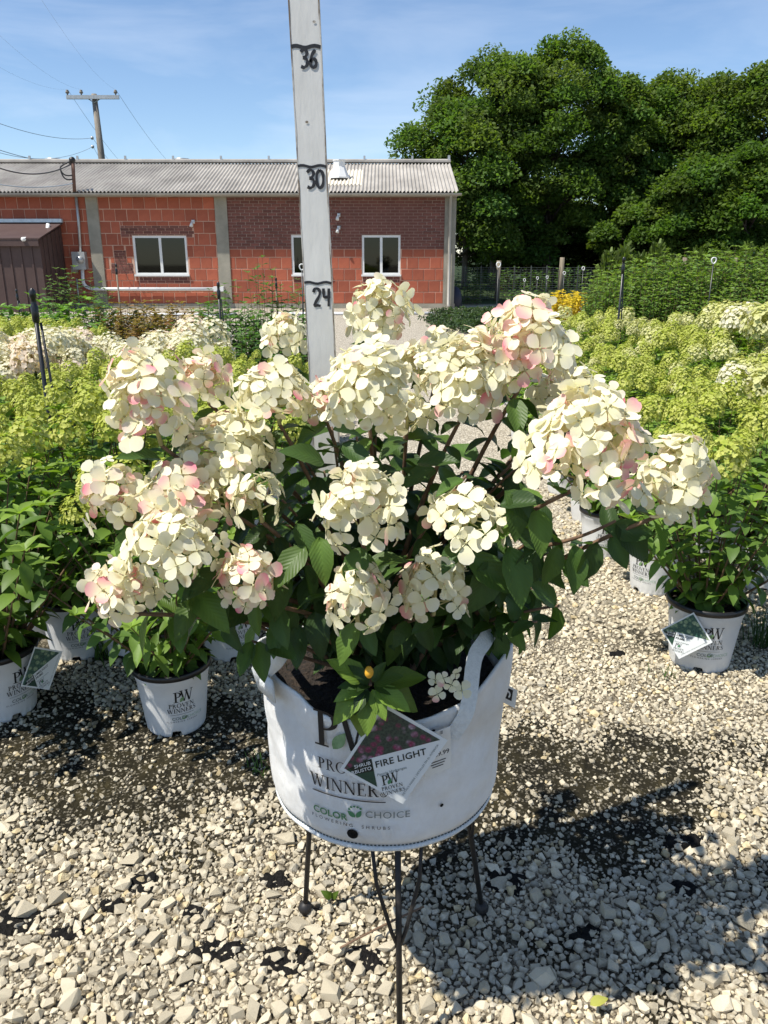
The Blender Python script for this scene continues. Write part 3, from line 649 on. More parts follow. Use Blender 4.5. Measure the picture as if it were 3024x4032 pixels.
def piece(kind, x0, x1, z0, z1, parent, mat, proud, tilt=0.0):
    g = 0.016 if kind == 'tile' else 0.011
    sx, sz = round(x1 - x0 - g, 2), round(z1 - z0 - g, 2)
    if sx < 0.03 or sz < 0.02: return None
    key = (kind, sx, sz)
    if key not in tmesh:
        hx, hz, d, bv = sx / 2, sz / 2, 0.02, 0.006
        V = [(-hx, d, -hz), (hx, d, -hz), (hx, d, hz), (-hx, d, hz), (-hx, -d + bv, -hz), (hx, -d + bv, -hz), (hx, -d + bv, hz), (-hx, -d + bv, hz),
             (-hx + bv, -d, -hz + bv), (hx - bv, -d, -hz + bv), (hx - bv, -d, hz - bv), (-hx + bv, -d, hz - bv)]
        F = [(4, 5, 1, 0), (5, 6, 2, 1), (6, 7, 3, 2), (7, 4, 0, 3), (8, 9, 5, 4), (9, 10, 6, 5), (10, 11, 7, 6), (11, 8, 4, 7), (8, 11, 10, 9)]
        tmesh[key] = mesh_np(kind, V, F, mat)
    loc = np.array([(x0 + x1) / 2, DW + 0.02 - proud, (z0 + z1) / 2]) - ROOT[bld.name]
    return obj(kind, tmesh[key], parent, loc)
def courses(kind, rect, h, lw, holes, parent, mat, limit, zref=None):
    x0, x1, z0, z1 = rect; out = []; row = 0; z = z0
    while z < z1 - 0.02:
        zt = min(z + h, z1); x = x0 - (0.5 * lw if row % 2 else 0.0) - rng.uniform(0, 0.03)
        while x < x1:
            a, b = max(x, x0), min(x + lw, x1); x += lw
            if b - a < 0.04: continue
            for q in minus((a, b, z, zt), holes): out.append(q)
        z += h; row += 1
    return out
holes_mid = [wins[0]] + [patches[0], patches[1], patches[4], patches[5]]
tiles = courses('tile', (-9.9, pil[0][0], zb, ztop), tl, tl * 1.02, [], wall_t, M['tile'], 0)
tiles += courses('tile', (pil[0][1], pil[1][0], zb, ztop), tl, tl * 1.02, holes_mid, wall_t, M['tile'], 0)
tiles += courses('tile', (pil[1][1], pil[2][0], zb, zband), tl, tl * 1.02, wins[1:] + patches[2:4], wall_t, M['tile'], 0)
tiles.sort(key=lambda q: -(q[1] - q[0]) * (q[3] - q[2]))
for q in tiles[:300]: piece('tile', *q, wall_t, M['tile'], rng.uniform(0.004, 0.012))
if len(tiles) > 300:
    stuff(wpart('cut_tile', join(*[box(a + .005, b - .005, DW - 0.006, DW + 0.01, c + .005, d - .005) for a, b, c, d in tiles[300:]]), M['tile'], bld, parent=wall_t))
bricks = courses('brick', (pil[1][1], pil[2][0], zband, ztop), 0.0668, 0.213, wins[1:], wall_b, M['brick'], 0)
pb = []
for q in patches: pb += courses('brick', q, 0.0668, 0.213, wins, wall_t, M['brick'], 0)
bricks.sort(key=lambda q: -(q[1] - q[0]))
for q in pb: piece('brick', *q, wall_t, M['brick'], 0.010)
nb = 300 - len(pb)
for q in bricks[:nb]: piece('brick', *q, wall_b, M['brick'], rng.uniform(0.005, 0.011))
stuff(wpart('cut_brick', join(*[box(a + .005, b - .005, DW - 0.007, DW + 0.01, c + .005, d - .005) for a, b, c, d in bricks[nb:]]), M['brick'], bld, parent=wall_b))
for i, (x0, x1, z0, z1) in enumerate(wins):
    f = 0.05; y0, y1 = DW + 0.01, DW + 0.10; xm = (x0 + x1) / 2
    wn = wpart('window', join(box(x0, x1, y0, y1, z0, z0 + f), box(x0, x1, y0, y1, z1 - f, z1), box(x0, x0 + f, y0, y1, z0 + f, z1 - f), box(x1 - f, x1, y0, y1, z0 + f, z1 - f), box(xm - .03, xm + .03, y0 + .01, y1, z0 + f, z1 - f)), M['winframe'], bld)
    for a, b in ((x0 + f, xm - .03), (xm + .03, x1 - f)):
        wpart('pane', box(a, b, y0 + .045, y0 + .051, z0 + f, z1 - f), M['glass'], bld, parent=wn)
    wpart('sill', box(x0 - .02, x1 + .02, DW - 0.045, DW + 0.009, z0 - 0.03, z0 + 0.012), M['winframe'], bld, parent=wn)
    if i != 1:
        for k in range(2): wpart('jar_on_sill', lathe([(0.045, 0), (0.045, 0.1), (0.03, 0.12), (0.03, 0.14)], 10, (xm + .12 + .2 * k, DW + .13, z0 + f), True), M['card'], bld, parent=wn)
# roof
YR = DW + 2.6; eave_y = DW - 0.26
zr = P(829, 352, D=YR)[2]; ze = P(829, 414, D=eave_y)[2]
wl = 0.088; x1r = WX(990, 415); npt = 8
xs = np.arange(XL - 0.2, x1r, wl / npt)
def sheet(xs, y0, z0, y1, z1, amp=0.021, lift=0.0, rows=7, jig=0.006):
    V = []; m = len(xs)
    for r in range(rows):
        t = r / (rows - 1)
        wob = np.array([jig * mnoise.noise(Vector((x * 0.8, t * 3, 7.7))) for x in xs])
        ph = 2 * math.pi * xs / wl
        for x, a, q in zip(xs, ph, wob): V.append((x, y0 + (y1 - y0) * t, z0 + (z1 - z0) * t + amp * math.sin(a) + lift + q))
    F = np.array([(r * m + k, r * m + k + 1, (r + 1) * m + k + 1, (r + 1) * m + k) for r in range(rows - 1) for k in range(m - 1)])
    return np.array(V), F
roof = wpart('roof', sheet(xs, eave_y, ze, YR, zr), M['asbestos'], bld, True)
wpart('rear_roof', sheet(xs, YR, zr - 0.002, DB + .2, ze), M['asbestos'], bld, True, parent=roof)
xe = xs[-1]
wpart('ridge_cap', join(box(XL - .2, xe + 0.01, YR - 0.13, YR + 0.13, zr + 0.005, zr + 0.05), tube([(XL - .2, YR, zr + .045), (xe + 0.01, YR, zr + .045)], 0.05, 8)), M['asbestos'], bld, parent=roof)
wpart('gable', (np.array([(XR - .05, DW, ztop), (XR - .05, DB, ztop), (XR - .05, YR, zr - .03), (XR - .12, DW, ztop), (XR - .12, DB, ztop), (XR - .12, YR, zr - .03)]), [(0, 1, 2), (5, 4, 3), (0, 3, 4, 1), (1, 4, 5, 2), (2, 5, 3, 0)]), M['concrete'], bld)
wpart('fascia', box(XL - .2, xe - 0.02, DW - 0.25, DW - 0.22, ze - 0.10, ze - 0.03), M['gutter'], bld)
wpart('soffit', box(XL - .2, xe - 0.03, DW - 0.219, DW - 0.001, ze - 0.095, ze - 0.075), M['gutter'], bld)
gp = [(math.cos(R(a)) * 0.055, math.sin(R(a)) * 0.055) for a in range(180, 361, 20)]
gv, gf = [], []
for x in (XL - .2, xe + 0.06):
    for a, b in gp: gv.append((x, eave_y - 0.035 + a, ze - 0.035 + b))
n = len(gp); gf = [(i, i + 1, n + i + 1, n + i) for i in range(n - 1)] + [tuple(range(n))[::-1], tuple(range(n, 2 * n))]
wpart('gutter', (np.array(gv), gf), M['gutter'], bld)
xd = WX(970)
wpart('downpipe', tube([(xd, eave_y - .03, ze - .06), (xd, DW - .10, ze - .16), (xd, DW - .10, 0.12), (xd + .0, DW - .2, 0.05)], 0.035, 8), M['gutter'], bld, True)
px0 = P(108 / 1.659 / S, 338, D=YR)[0]; step = 188.0 / S
for k in range(9):
    xx = P(65 + 103.2 * k, 345, D=YR)[0]
    if xx > xe: break
    wpart('ridge_bracket', join(box(xx - .025, xx + .025, YR - .04, YR + .0, zr + .04, zr + .17), box(xx - .04, xx + .04, YR - .05, YR + .05, zr + .03, zr + .052)), M['galv'], bld, parent=roof)
wpart('ridge_bracket', box(xe - .06, xe, YR - .04, YR + .0, zr + .04, zr + .18), M['galv'], bld, parent=roof)
for vx in (115, 393):
    q = P(vx, 349, D=YR + 0.7); wpart('round_vent', lathe([(0.16, -0.35), (0.16, 0.02), (0.20, 0.025), (0.20, 0.07), (0.02, 0.085)], 16, (q[0], q[1], q[2]), True), M['galv'], bld, True, parent=roof)
# white vent hood and the clean patch of sheet round it
t0 = 0.42; q = P(735, 372, D=eave_y + (YR - eave_y) * t0)
hx = P(733, 365, D=q[1])[0]; hz = ze + (zr - ze) * t0
hood = wpart('vent_hood', lathe([(0.25, 0.0), (0.25, 0.03), (0.14, 0.27), (0.14, 0.39), (0.155, 0.395), (0.155, 0.42), (0.02, 0.43)], 8, (hx, q[1], hz)), M['whitemetal'], bld, parent=roof)
xs2 = np.arange(hx - 0.40, hx + 0.56, wl / npt); ta, tb = 0.20, 0.72
wpart('patched_sheet', sheet(xs2, eave_y + (YR - eave_y) * ta, ze + (zr - ze) * ta, eave_y + (YR - eave_y) * tb, ze + (zr - ze) * tb, lift=0.012), M['newsheet'], bld, True, parent=roof)
# service mast, meter box, conduits, lamps
def WQ(vx, vy, off): return P(vx, vy, D=DW - off)
wpart('service_mast', tube([WQ(157, 346, .24), WQ(159, 380, .24), WQ(161, 414, .24)], [0.045, 0.04, 0.04], 8), mat_simple('rusty_pipe', (0.10, 0.045, 0.03), 0.8, c2=(0.2, 0.12, 0.09), scale=8), bld, True)
wpart('service_head', sphere(WQ(156, 346, .24), 0.075, 10, 6), M['rim'], bld, True)
wpart('conduit', tube([WQ(164, 424, .06), WQ(170, 480, .06), WQ(174, 545, .06)], 0.032, 8), M['galv'], bld, True)
a, b = WQ(163.5, 582, .0), WQ(187, 544, .0)
mb = wpart('meter_box', box(a[0], b[0], DW - .17, DW - .01, a[2], b[2]), M['galv'], bld)
wpart('meter', lathe([(0.085, 0), (0.085, 0.06), (0.07, 0.10), (0.01, 0.115)], 16), M['galv'], bld, True, parent=mb)
mb_m = mb.children[0]; mb_m.data = mb_m.data.copy()
c = WQ(174, 561, .17) - ROOT[bld.name]
vv, ff = lathe([(0.085, 0), (0.085, 0.06), (0.07, 0.10), (0.01, 0.115)], 16)
vv = np.stack([vv[:, 0], -vv[:, 2], vv[:, 1]], 1) + c
mb_m.data = mesh_np('meter', vv, [f[::-1] for f in ff], M['galv'], True)
p0, p1, p2, p3, p4 = WQ(178, 582, .09), WQ(179, 605, .09), WQ(184, 624, .09), WQ(205, 624.5, .09), WQ(464, 624.5, .09)
wpart('conduit', tube(np.vstack([[p0], bez(p1, (p1[0], p1[1], p2[2]), p3, 8), [p4]]), 0.042, 8), M['whitemetal'], bld, True)
wpart('junction_box', box(p4[0] - .02, p4[0] + .22, DW - .16, DW - .02, p4[2] - .05, p4[2] + .06), M['whitemetal'], bld)
wpart('small_box', box(*[WX(v) for v in (152, 166)], DW - .07, DW - .012, WZ(588), WZ(574)), M['concrete'], bld)
wpart('wall_pipe', tube([WQ(166, 602, .05), WQ(171, 660, .05)], 0.02, 6), M['galv'], bld, True)
for vx, vy in ((418, 480), (732, 493), (732, 466)):
    c = WQ(vx, vy, .0)
    wpart('wall_lamp', join(box(c[0] - .035, c[0] + .035, DW - .06, DW - .013, c[2] - .03, c[2] + .05), tube([c + (0, -.05, 0), c + (-.02, -.12, -.03), c + (-.03, -.15, -.10)], [.018, .030, .042], 10)), M['whitemetal'], bld, True)
for vx, vy in ((412, 500), (402, 546), (430, 560)): pass

# brown steel shed against the wall
DS = DW / 1.0755
sx1 = P(140, 545, D=DW)[0]; sx0 = -11.0
zf = P(88, 512, D=DS)[2]; zk = P(140, 484, D=DW)[2]
shed = thing('steel_shed', 'dark brown ribbed steel shed built against the red wall', 'shed', (sx1, DS, 0))
YB = DW - 0.06
def ribbed(xa, xb, y, z0, z1, pitch=0.23):
    parts = [box(xa, xb, y, y + 0.03, z0, z1)]
    return join(*parts)
wpart('front_wall', box(sx0, sx1 - .03, DS, DS + .03, 0, zf - .12), M['brownsteel'], shed)
x = sx1 - 0.2
while x > sx0 + .1:
    wpart('rib', box(x - .02, x + .02, DS - .018, DS - .001, 0.0, zf - .12), M['brownsteel'], shed); x -= 0.24
sw = (np.array([(sx1 - .03, DS, 0), (sx1 - .03, YB, 0), (sx1 - .03, YB, zk - .06), (sx1 - .03, DS, zf - .06), (sx1, DS, 0), (sx1, YB, 0), (sx1, YB, zk - .06), (sx1, DS, zf - .06)]), [(0, 3, 2, 1), (4, 5, 6, 7), (0, 4, 7, 3), (1, 2, 6, 5), (0, 1, 5, 4), (3, 7, 6, 2)])
wpart('side_wall', sw, M['brownsteel'], shed)
for y in np.arange(DS + .2, YB - .1, .24):
    zz = zf - .06 + (zk - zf) * (y - DS) / (YB - DS); wpart('rib', box(sx1 + .001, sx1 + .018, y - .02, y + .02, 0, zz), M['brownsteel'], shed)
rf = (np.array([(sx0, DS - .12, zf - .05), (sx1 + .06, DS - .12, zf - .05), (sx1 + .06, YB, zk), (sx0, YB, zk), (sx0, DS - .12, zf - .02), (sx1 + .06, DS - .12, zf - .02), (sx1 + .06, YB, zk + .03), (sx0, YB, zk + .03)]), [(0, 3, 2, 1), (4, 5, 6, 7), (0, 1, 5, 4), (1, 2, 6, 5), (2, 3, 7, 6), (3, 0, 4, 7)])
wpart('roof', rf, M['brownsteel'], shed)
wpart('fascia', box(sx0, sx1 + .02, DS - .11, DS - .08, zf - .19, zf - .052), M['brownsteel'], shed)
wpart('flashing', box(sx0, sx1 + .07, YB - .10, YB - .005, zk + .032, zk + .11), mat_simple('pale_blue_flashing', (0.55, 0.62, 0.66), 0.4, metal=0.3), shed)
dp = [(sx1 - .12, DS + .9, zk - .02), (sx1 - .12, DS + .8, zf + .12), (sx1 - .05, DS + .5, zf - .02), (sx1 - .3, DS - .15, zf - .05)]
wpart('downpipe', tube(dp, .045, 8), M['whitemetal'], shed, True)

# pale edging pipes on the gravel before the building
for k, (va, vb, vy) in enumerate(((230, 512, 683.5), (600, 990, 681))):
    a, b = G(va, vy), G(vb, vy - 1); tag(obj('edging_pipe', mesh_np('edging_pipe', *tube([a + (0, 0, .03), b + (0, 0, .03)], .035, 8), M['edging'], True)), ['long white edging pipe lying before the window beside the brown shed', 'long white edging pipe lying before the brick end of the building'][k], 'pipe')
o = tag(obj('tarp_bundle', mesh_np('tarp_bundle', *sphere(P(983, 648, D=DW + .2), .17, 12, 8, 1.9), mat_simple('navy_tarp', (0.012, 0.013, 0.03), .5, bump=1, bscale=12), True)), 'dark bundle leaning at the corner of the brick building', 'bundle')

# ------------------------------------------------------------------ utility pole and wires
DP = 36.0
pt, pbm = P(203, 203, D=DP), P(209, 352, D=DP)
pole = thing('utility_pole', 'grey wooden utility pole with one cross arm rising behind the roof', 'utility pole', (pt[0], DP, 0))
wpart('post', tube([(pt[0] + .12, DP, 0), (pt[0] + .05, DP, pbm[2]), (pt[0], DP, pt[2])], [.17, .14, .11], 12), M['polewood'], pole, True)
ca, cb = P(144, 210, D=DP - .16), P(257, 208, D=DP - .16)
wpart('cross_arm', box(ca[0], cb[0], DP - .22, DP - .11, ca[2] - .07, ca[2] + .07), M['galv'], pole)
for s_ in (-1, 1):
    a = P(203 + 15 * s_, 212, D=DP - .16); b = P(204, 222, D=DP - .13); wpart('arm_brace', tube([a, b], .022, 6), M['galv'], pole)
INS = []
for vx in (146, 176, 250):
    c = P(vx, 206, D=DP - .16); INS.append(c + (0, 0, .22)); wpart('insulator', lathe([(.03, 0), (.03, .06), (.075, .08), (.075, .13), (.045, .16), (.06, .19), (.01, .21)], 10, tuple(c)), M['polewood'], pole, True)
BR = []
for vx, vy in ((199, 298), (200, 317)):
    c = P(vx, vy, D=DP - .1); BR.append(c); wpart('wire_clamp', sphere(c, .07, 8, 6), M['galv'], pole, True)
def wire(a, b, sag, r, m, lab, grp=None):
    a, b = np.asarray(a, float), np.asarray(b, float); t = np.linspace(0, 1, 24)[:, None]
    p = a + (b - a) * t; p[:, 2] -= sag * 4 * (t * (1 - t))[:, 0]
    tag(obj('overhead_wire', mesh_np('overhead_wire', *tube(p, r, 5), m, True)), lab, 'wire', grp)
g1 = 'thin wires strung from the cross arm'; lb = 'thin pale overhead wire running from the cross arm insulators'
for c, (vx, vy) in zip(INS, ((-40, 105), (20, 60), (150, 20))): wire(c, P(vx - 60, vy - 20, D=18), .25, .002, M['palewire'], lb, g1)
g2 = 'wires leaving the pole towards the road'; lb = 'thin pale wire descending from the pole behind the roof'
for c, (vx, vy) in ((INS[2], (430, 395)), (INS[0], (330, 400)), (BR[0], (300, 370)), (BR[1], (270, 375))): wire(c + np.array([.0, .1, 0]), P(vx, vy, D=70), .8, .007, M['palewire'], lb, g2)
g3 = 'thicker wires from the pole side'; lb = 'grey wire sagging sideways from the clamps on the pole'
wire(BR[0], P(-60, 244, D=24), .25, .009, M['palewire'], lb, g3); wire(BR[1], P(-60, 310, D=27), .45, .009, M['palewire'], lb, g3); wire(P(204, 352, D=DP - .2), P(-60, 303, D=25), .25, .011, M['palewire'], lb, g3)
wire(WQ(153, 355, .25), P(-40, 347, D=16.5), .22, .013, M['wire'], 'black service cable running to the rusty mast on the roof edge')
wire(WQ(158, 396, .26), P(-40, 391, D=17), .10, .010, M['palewire'], 'thin guy wire tied low on the rusty mast')
loops = [bez(WQ(156, 348, .25), WQ(138, 352, .35), WQ(130, 362, .35), 8), bez(WQ(130, 362, .35), WQ(134, 384, .3), WQ(158, 378, .26), 10), bez(WQ(130, 362, .35), WQ(136, 396, .32), WQ(158, 386, .26), 10)]
wpart('drip_loop', join(*[tube(l, .016, 5) for l in loops]), M['wire'], bld, True)

# ------------------------------------------------------------------ fence with wire mesh
DF = G(1078, 650)[1]
fx0, fx1 = P(984, 600, D=DF)[0], P(1760, 600, D=DF)[0]
fence = thing('wire_fence', 'woven wire fence on wooden posts in front of the dark trees', 'fence', (fx0, DF, 0))
fh = P(829, 578, D=DF)[2]
for vx, vt in ((1078, 563), (1215, 556), (1345, 556), (1480, 556), (1590, 556), (1690, 556)):
    a = P(vx, vt, D=DF); wpart('post', tube([(a[0] - .02, DF, -.05), (a[0], DF, a[2])], [.075, .062], 10), M['postwood'], fence, True)
for vx in (1005, 1040, 1112, 1148, 1182, 1250): 
    a = P(vx, 570, D=DF); wpart('steel_picket', box(a[0] - .012, a[0] + .012, DF - .01, DF + .014, 0, fh + .05), M['fencewire'], fence)
wm = []
for z in np.linspace(.06, fh, 15): wm.append(box(fx0, fx1, DF - .052, DF - .046, z - .004, z + .004))
for x in np.arange(fx0, fx1, .15): wm.append(box(x - .003, x + .003, DF - .0455, DF - .041, .06, fh))
stuff(wpart('wire_mesh', join(*wm), M['fencewire'], fence))

# ------------------------------------------------------------------ trees
def tree(name, label, vx, vtop, D, rad, seed, dens=1.0, group=None, zlow=1.6, col=(0.088, 0.150, 0.036), lean=0.0):
    r = np.random.default_rng(seed)
    top = P(vx, vtop, D=D); H = top[2]; bx = top[0] - lean
    t = thing(name, label, 'tree', (bx, D, 0), group)
    tp = [np.array((bx, D, -.05)), np.array((bx + .1 * r.normal(), D, H * .3)), np.array((bx + lean * .6 + .15 * r.normal(), D, H * .62)), np.array((bx + lean, D, H * .92))]
    parts = [tube(np.vstack([bez(tp[0], tp[1], tp[2], 8), [tp[3]]]), np.linspace(.17, .03, 9) * H / 9, 8)]
    cl = []; nC = int(60 * dens)
    for i in range(nC):
        # clump centres on lobed shells of the crown
        z = zlow + (H - zlow) * r.random() ** 0.8; k = (z - zlow) / (H - zlow)
        prof = max(0.12, math.sin(math.pi * min(1, (k * 0.86 + 0.14))) ** 0.6) if k > .4 else 0.8 + 0.35 * k
        prof = math.sqrt(max(0.02, 1 - ((k - .42) / .60) ** 2)) if k > .42 else 0.86 + 0.33 * k
        a = r.uniform(0, 2 * math.pi); q = rad * prof * math.sqrt(r.uniform(0.18, 1.0)) * (1 + .18 * math.sin(3 * a + seed))
        cl.append((bx + lean * k + q * math.cos(a), D + q * math.sin(a) * .9, z - .25))
    cl = np.array(cl)
    for i in range(0, nC, 3):
        c = cl[i]; b = np.array((bx + lean * .3, D, max(.8, c[2] * .62))); parts.append(tube(bez(b, (b + c) / 2 + (0, 0, .25), c, 6), np.linspace(.055, .012, 6) * H / 9, 5))
    wpart('trunk', join(*parts), M['bark'], t, True)
    tv = np.array([(0, -.5, 0), (.30, -.1, .04), (.22, .35, 0), (0, .55, -.06), (-.22, .35, 0), (-.30, -.1, .04)]); tf = np.array([(0, 1, 5), (1, 4, 5), (1, 2, 4), (2, 3, 4)])
    PT, CT = [], []
    for c in cl:
        n = int(r.uniform(420, 700)); sz = rad * r.uniform(.20, .34)
        u = r.normal(size=(n, 3)); u /= np.linalg.norm(u, axis=1)[:, None]; q = u * (r.random((n, 1)) ** .45) * np.array([sz * 1.25, sz * 1.25, sz * .60])
        q[:, 2] -= 0.35 * (q[:, 0] ** 2 + q[:, 1] ** 2) / sz
        PT.append(c + q); CT.append(np.repeat(np.array([col]) * r.uniform(.72, 1.3) * np.array([[r.uniform(.92, 1.25), 1, r.uniform(.7, 1.0)]]), n, 0))
    PT = np.concatenate(PT); CT = np.concatenate(CT) * r.uniform(.75, 1.3, (len(PT), 1)); n = len(PT)
    Y = r.normal(size=(n, 3)) * np.array([1, 1, .5]) + np.array([0, 0, -.45]); Z = r.normal(size=(n, 3)) * .55 + np.array([0, 0, 1.0])
    Mx = frames(Y, Z) * r.uniform(.09, .17, n)[:, None, None]
    V, F = replicate(tv, tf, Mx, PT)
    stuff(wpart('crown', (V, F), M['treeleaf'], t, False, np.repeat(CT, len(tv), 0)))
TG = 'leafy trees behind the wire fence'
for i, (vx, vt, D, rad, sd, lab, ln) in enumerate([
    (985, 205, 31, 2.5, 11, 'dark leafy tree whose crown overhangs the end of the corrugated roof', -.5), (1085, 105, 32.5, 2.6, 12, 'tall leafy tree with rounded top beside the highest crown', 0), (1215, 78, 33, 2.7, 13, 'tallest leafy tree of the row behind the wire fence', .1),
    (1345, 165, 34, 2.3, 14, 'leafy tree standing right next to the tallest crown, on its far side from the building', 0), (1470, 158, 35, 2.6, 15, 'broad leafy tree of the lower crowns, rising behind the first bright young tree', 0), (1585, 158, 34, 2.5, 16, 'broad leafy tree of the lower crowns, between the two bright young trees', 0),
    (1690, 128, 33, 2.5, 17, 'leafy tree at the far end of the row, away from the building', 0)]):
    tree('leafy_tree', lab, vx, vt, D, rad, sd, 1.35, TG, lean=ln)
for i, (vx, vt, D, rad, sd) in enumerate([(1520, 330, 28.5, 1.9, 21), (1645, 300, 28, 1.9, 22), (1395, 420, 29.5, 1.5, 24)]):
    tree('young_tree', ['bright green young tree beside the short low-clumped young tree', 'tallest bright green young tree before the dark row of trees', 'short young tree with low clumps before the dark trunks'][i], vx, vt, D, rad, sd, .9, 'young trees before the dark row', .5, (0.082, 0.145, 0.03))
for i, (vx, vt, D, sd) in enumerate([(1010, 400, 38, 31), (1120, 380, 38, 32), (1230, 400, 38, 33), (1340, 380, 39, 34), (1450, 370, 39, 35), (1570, 370, 38, 36), (1680, 360, 39, 37)]):
    tree('understorey_tree', 'low dark tree filling the shade behind the tall crowns', vx, vt, D, 2.3, sd, .95, 'dark understorey trees', .1, (0.07, 0.115, 0.032))

# ------------------------------------------------------------------ leaves, florets, heads
def leaf_tpl(rows=6, half=2, wr=0.30, fold=0.16, curl=0.22, serr=0.0, wav=0.0, seed=0):
    r = np.random.default_rng(seed); V, UV = [], []; ts = np.linspace(0, 1, rows + 1); m = 2 * half + 1
    for i, t in enumerate(ts):
        wd = wr * (math.sin(math.pi * min(1, t ** 0.80)) ** 0.85) if 0 < t < 1 else 0.004
        if serr and 0 < t < 1: wd *= 1 + serr * (1 if i % 2 else -1)
        for k in range(m):
            u = -1 + k / half
            V.append((u * wd, t, fold * abs(u) * wd * 2.0 - curl * t * t + wav * math.sin(9 * t + 3 * u) * abs(u) + r.normal() * .004)); UV.append((abs(u) * wd / wr, t, 0))
    F = [(i * m + k, i * m + k + 1, (i + 1) * m + k + 1, (i + 1) * m + k) for i in range(rows) for k in range(m - 1)]
    return np.array(V), tri(F), np.array(UV)
def petal_tpl(l=0.5, wd=0.42, cup=0.1, droop=0.0):
    rows = [(0.0, .05), (.32, .62), (.62, 1.0), (.88, .78), (1.0, .30)]
    V = []
    for t, q in rows:
        h = cup * (t ** 1.5) - droop * t * t
        if t == 0.0: V.append((0, 0.03, 0)); continue
        for u in (-1, 0, 1): V.append((u * q * wd * .5, t * l, (h + .10 * abs(u) * cup - .0) * l * 1.4 - (0.03 * (1 - abs(u)) * l)))
    F = [(0, 2, 1), (0, 3, 2)]
    for i in range(3):
        b = 1 + 3 * i; F += [(b, b + 1, b + 4), (b, b + 4, b + 3), (b + 1, b + 2, b + 5), (b + 1, b + 5, b + 4)]
    return np.array(V), np.array(F), np.array([0.0] + [.32] * 3 + [.62] * 3 + [.88] * 3 + [1.0] * 3)
CREAM = np.array([0.90, 0.865, 0.69])
def floret_tpl(seed, pink=0.0):
    r = np.random.default_rng(seed); VV, FF, CC, off = [], [], [], 0
    a0 = r.uniform(0, 6.28)
    for k in range(4):
        v, f, t = petal_tpl(r.uniform(.46, .60), r.uniform(.40, .54), r.uniform(-.05, .28), r.uniform(0, .30))
        a = a0 + k * math.pi / 2 + r.normal() * .13; c, s_ = math.cos(a), math.sin(a)
        til = r.normal() * .14; ct, st = math.cos(til), math.sin(til)
        v = np.stack([v[:, 0] * ct + v[:, 2] * st, v[:, 1], -v[:, 0] * st + v[:, 2] * ct], 1)
        v = np.stack([v[:, 0] * c - v[:, 1] * s_, v[:, 0] * s_ + v[:, 1] * c, v[:, 2] + .012 * (k % 2)], 1)
        col = np.repeat(CREAM[None] * r.uniform(.93, 1.06), len(v), 0)
        col = col * (1 - .22 * (1 - t)[:, None] * np.array([0.1, 0.1, 1.0]))
        if pink > 0 and r.random() < pink:
            st_ = r.uniform(.2, 1.0) ** 1.3 * min(1, .55 + pink * .6); edge = np.clip((t - .15) / .7, 0, 1)[:, None]
            pk = np.array([0.88, 0.58, 0.58]) if st_ < .50 else np.array([0.88, 0.22, 0.33])
            col = col * (1 - st_ * edge) + pk * st_ * edge
        if r.random() < .22: q = int(r.integers(1, len(v))); col[q] *= np.array([.75, .62, .48])
        VV.append(v); FF.append(f + off); CC.append(col); off += len(v)
    v, f = sphere((0, 0, .03), .05, 5, 3); VV.append(v); ft = tri(f); FF.append(ft + off); CC.append(np.repeat([[0.55, 0.52, 0.30]], len(v), 0))
    return np.concatenate(VV), np.concatenate(FF), np.concatenate(CC)
FLT = {}
for pk in (0.0, 0.18, 0.5, 0.95):
    FLT[pk] = []
    for k in range(6):
        v, f, c = floret_tpl(100 + k + int(pk * 1000), pk); FLT[pk].append((v, f, c, mesh_np('floret', v, f, M['petal'], True, c)))
LT = [leaf_tpl(8, 2, wr, fo, cu, .035, wv, k) for k, (wr, fo, cu, wv) in enumerate([(.26, .18, .22, .010), (.28, .10, .38, .016), (.24, .24, .10, .010), (.27, .14, .50, .016)])]
def leaf_mesh(i, col, name='leaf', mat=None):
    v, f, uv = LT[i]; t = uv[:, 1:2]; c = np.array([col]) * (0.92 + .2 * (1 - np.minimum(1, uv[:, :1] * 3)))
    me = mesh_np(name, v, f, mat or M['leaf'], True, c)
    a = me.color_attributes.new('luv', 'FLOAT_COLOR', 'POINT'); q = np.ones((len(v), 4), np.float32); q[:, :3] = uv; a.data.foreach_set('color', q.ravel())
    return me
LEAFCOL = [(0.056, 0.105, 0.026), (0.068, 0.128, 0.028), (0.046, 0.088, 0.026), (0.090, 0.155, 0.030)]
LM = [leaf_mesh(i % 4, LEAFCOL[i // 4]) for i in range(16)]
LMY = [leaf_mesh(i, (0.135, 0.215, 0.035)) for i in range(4)]
def euler_from(Mx): return Matrix(Mx.tolist()).to_euler()

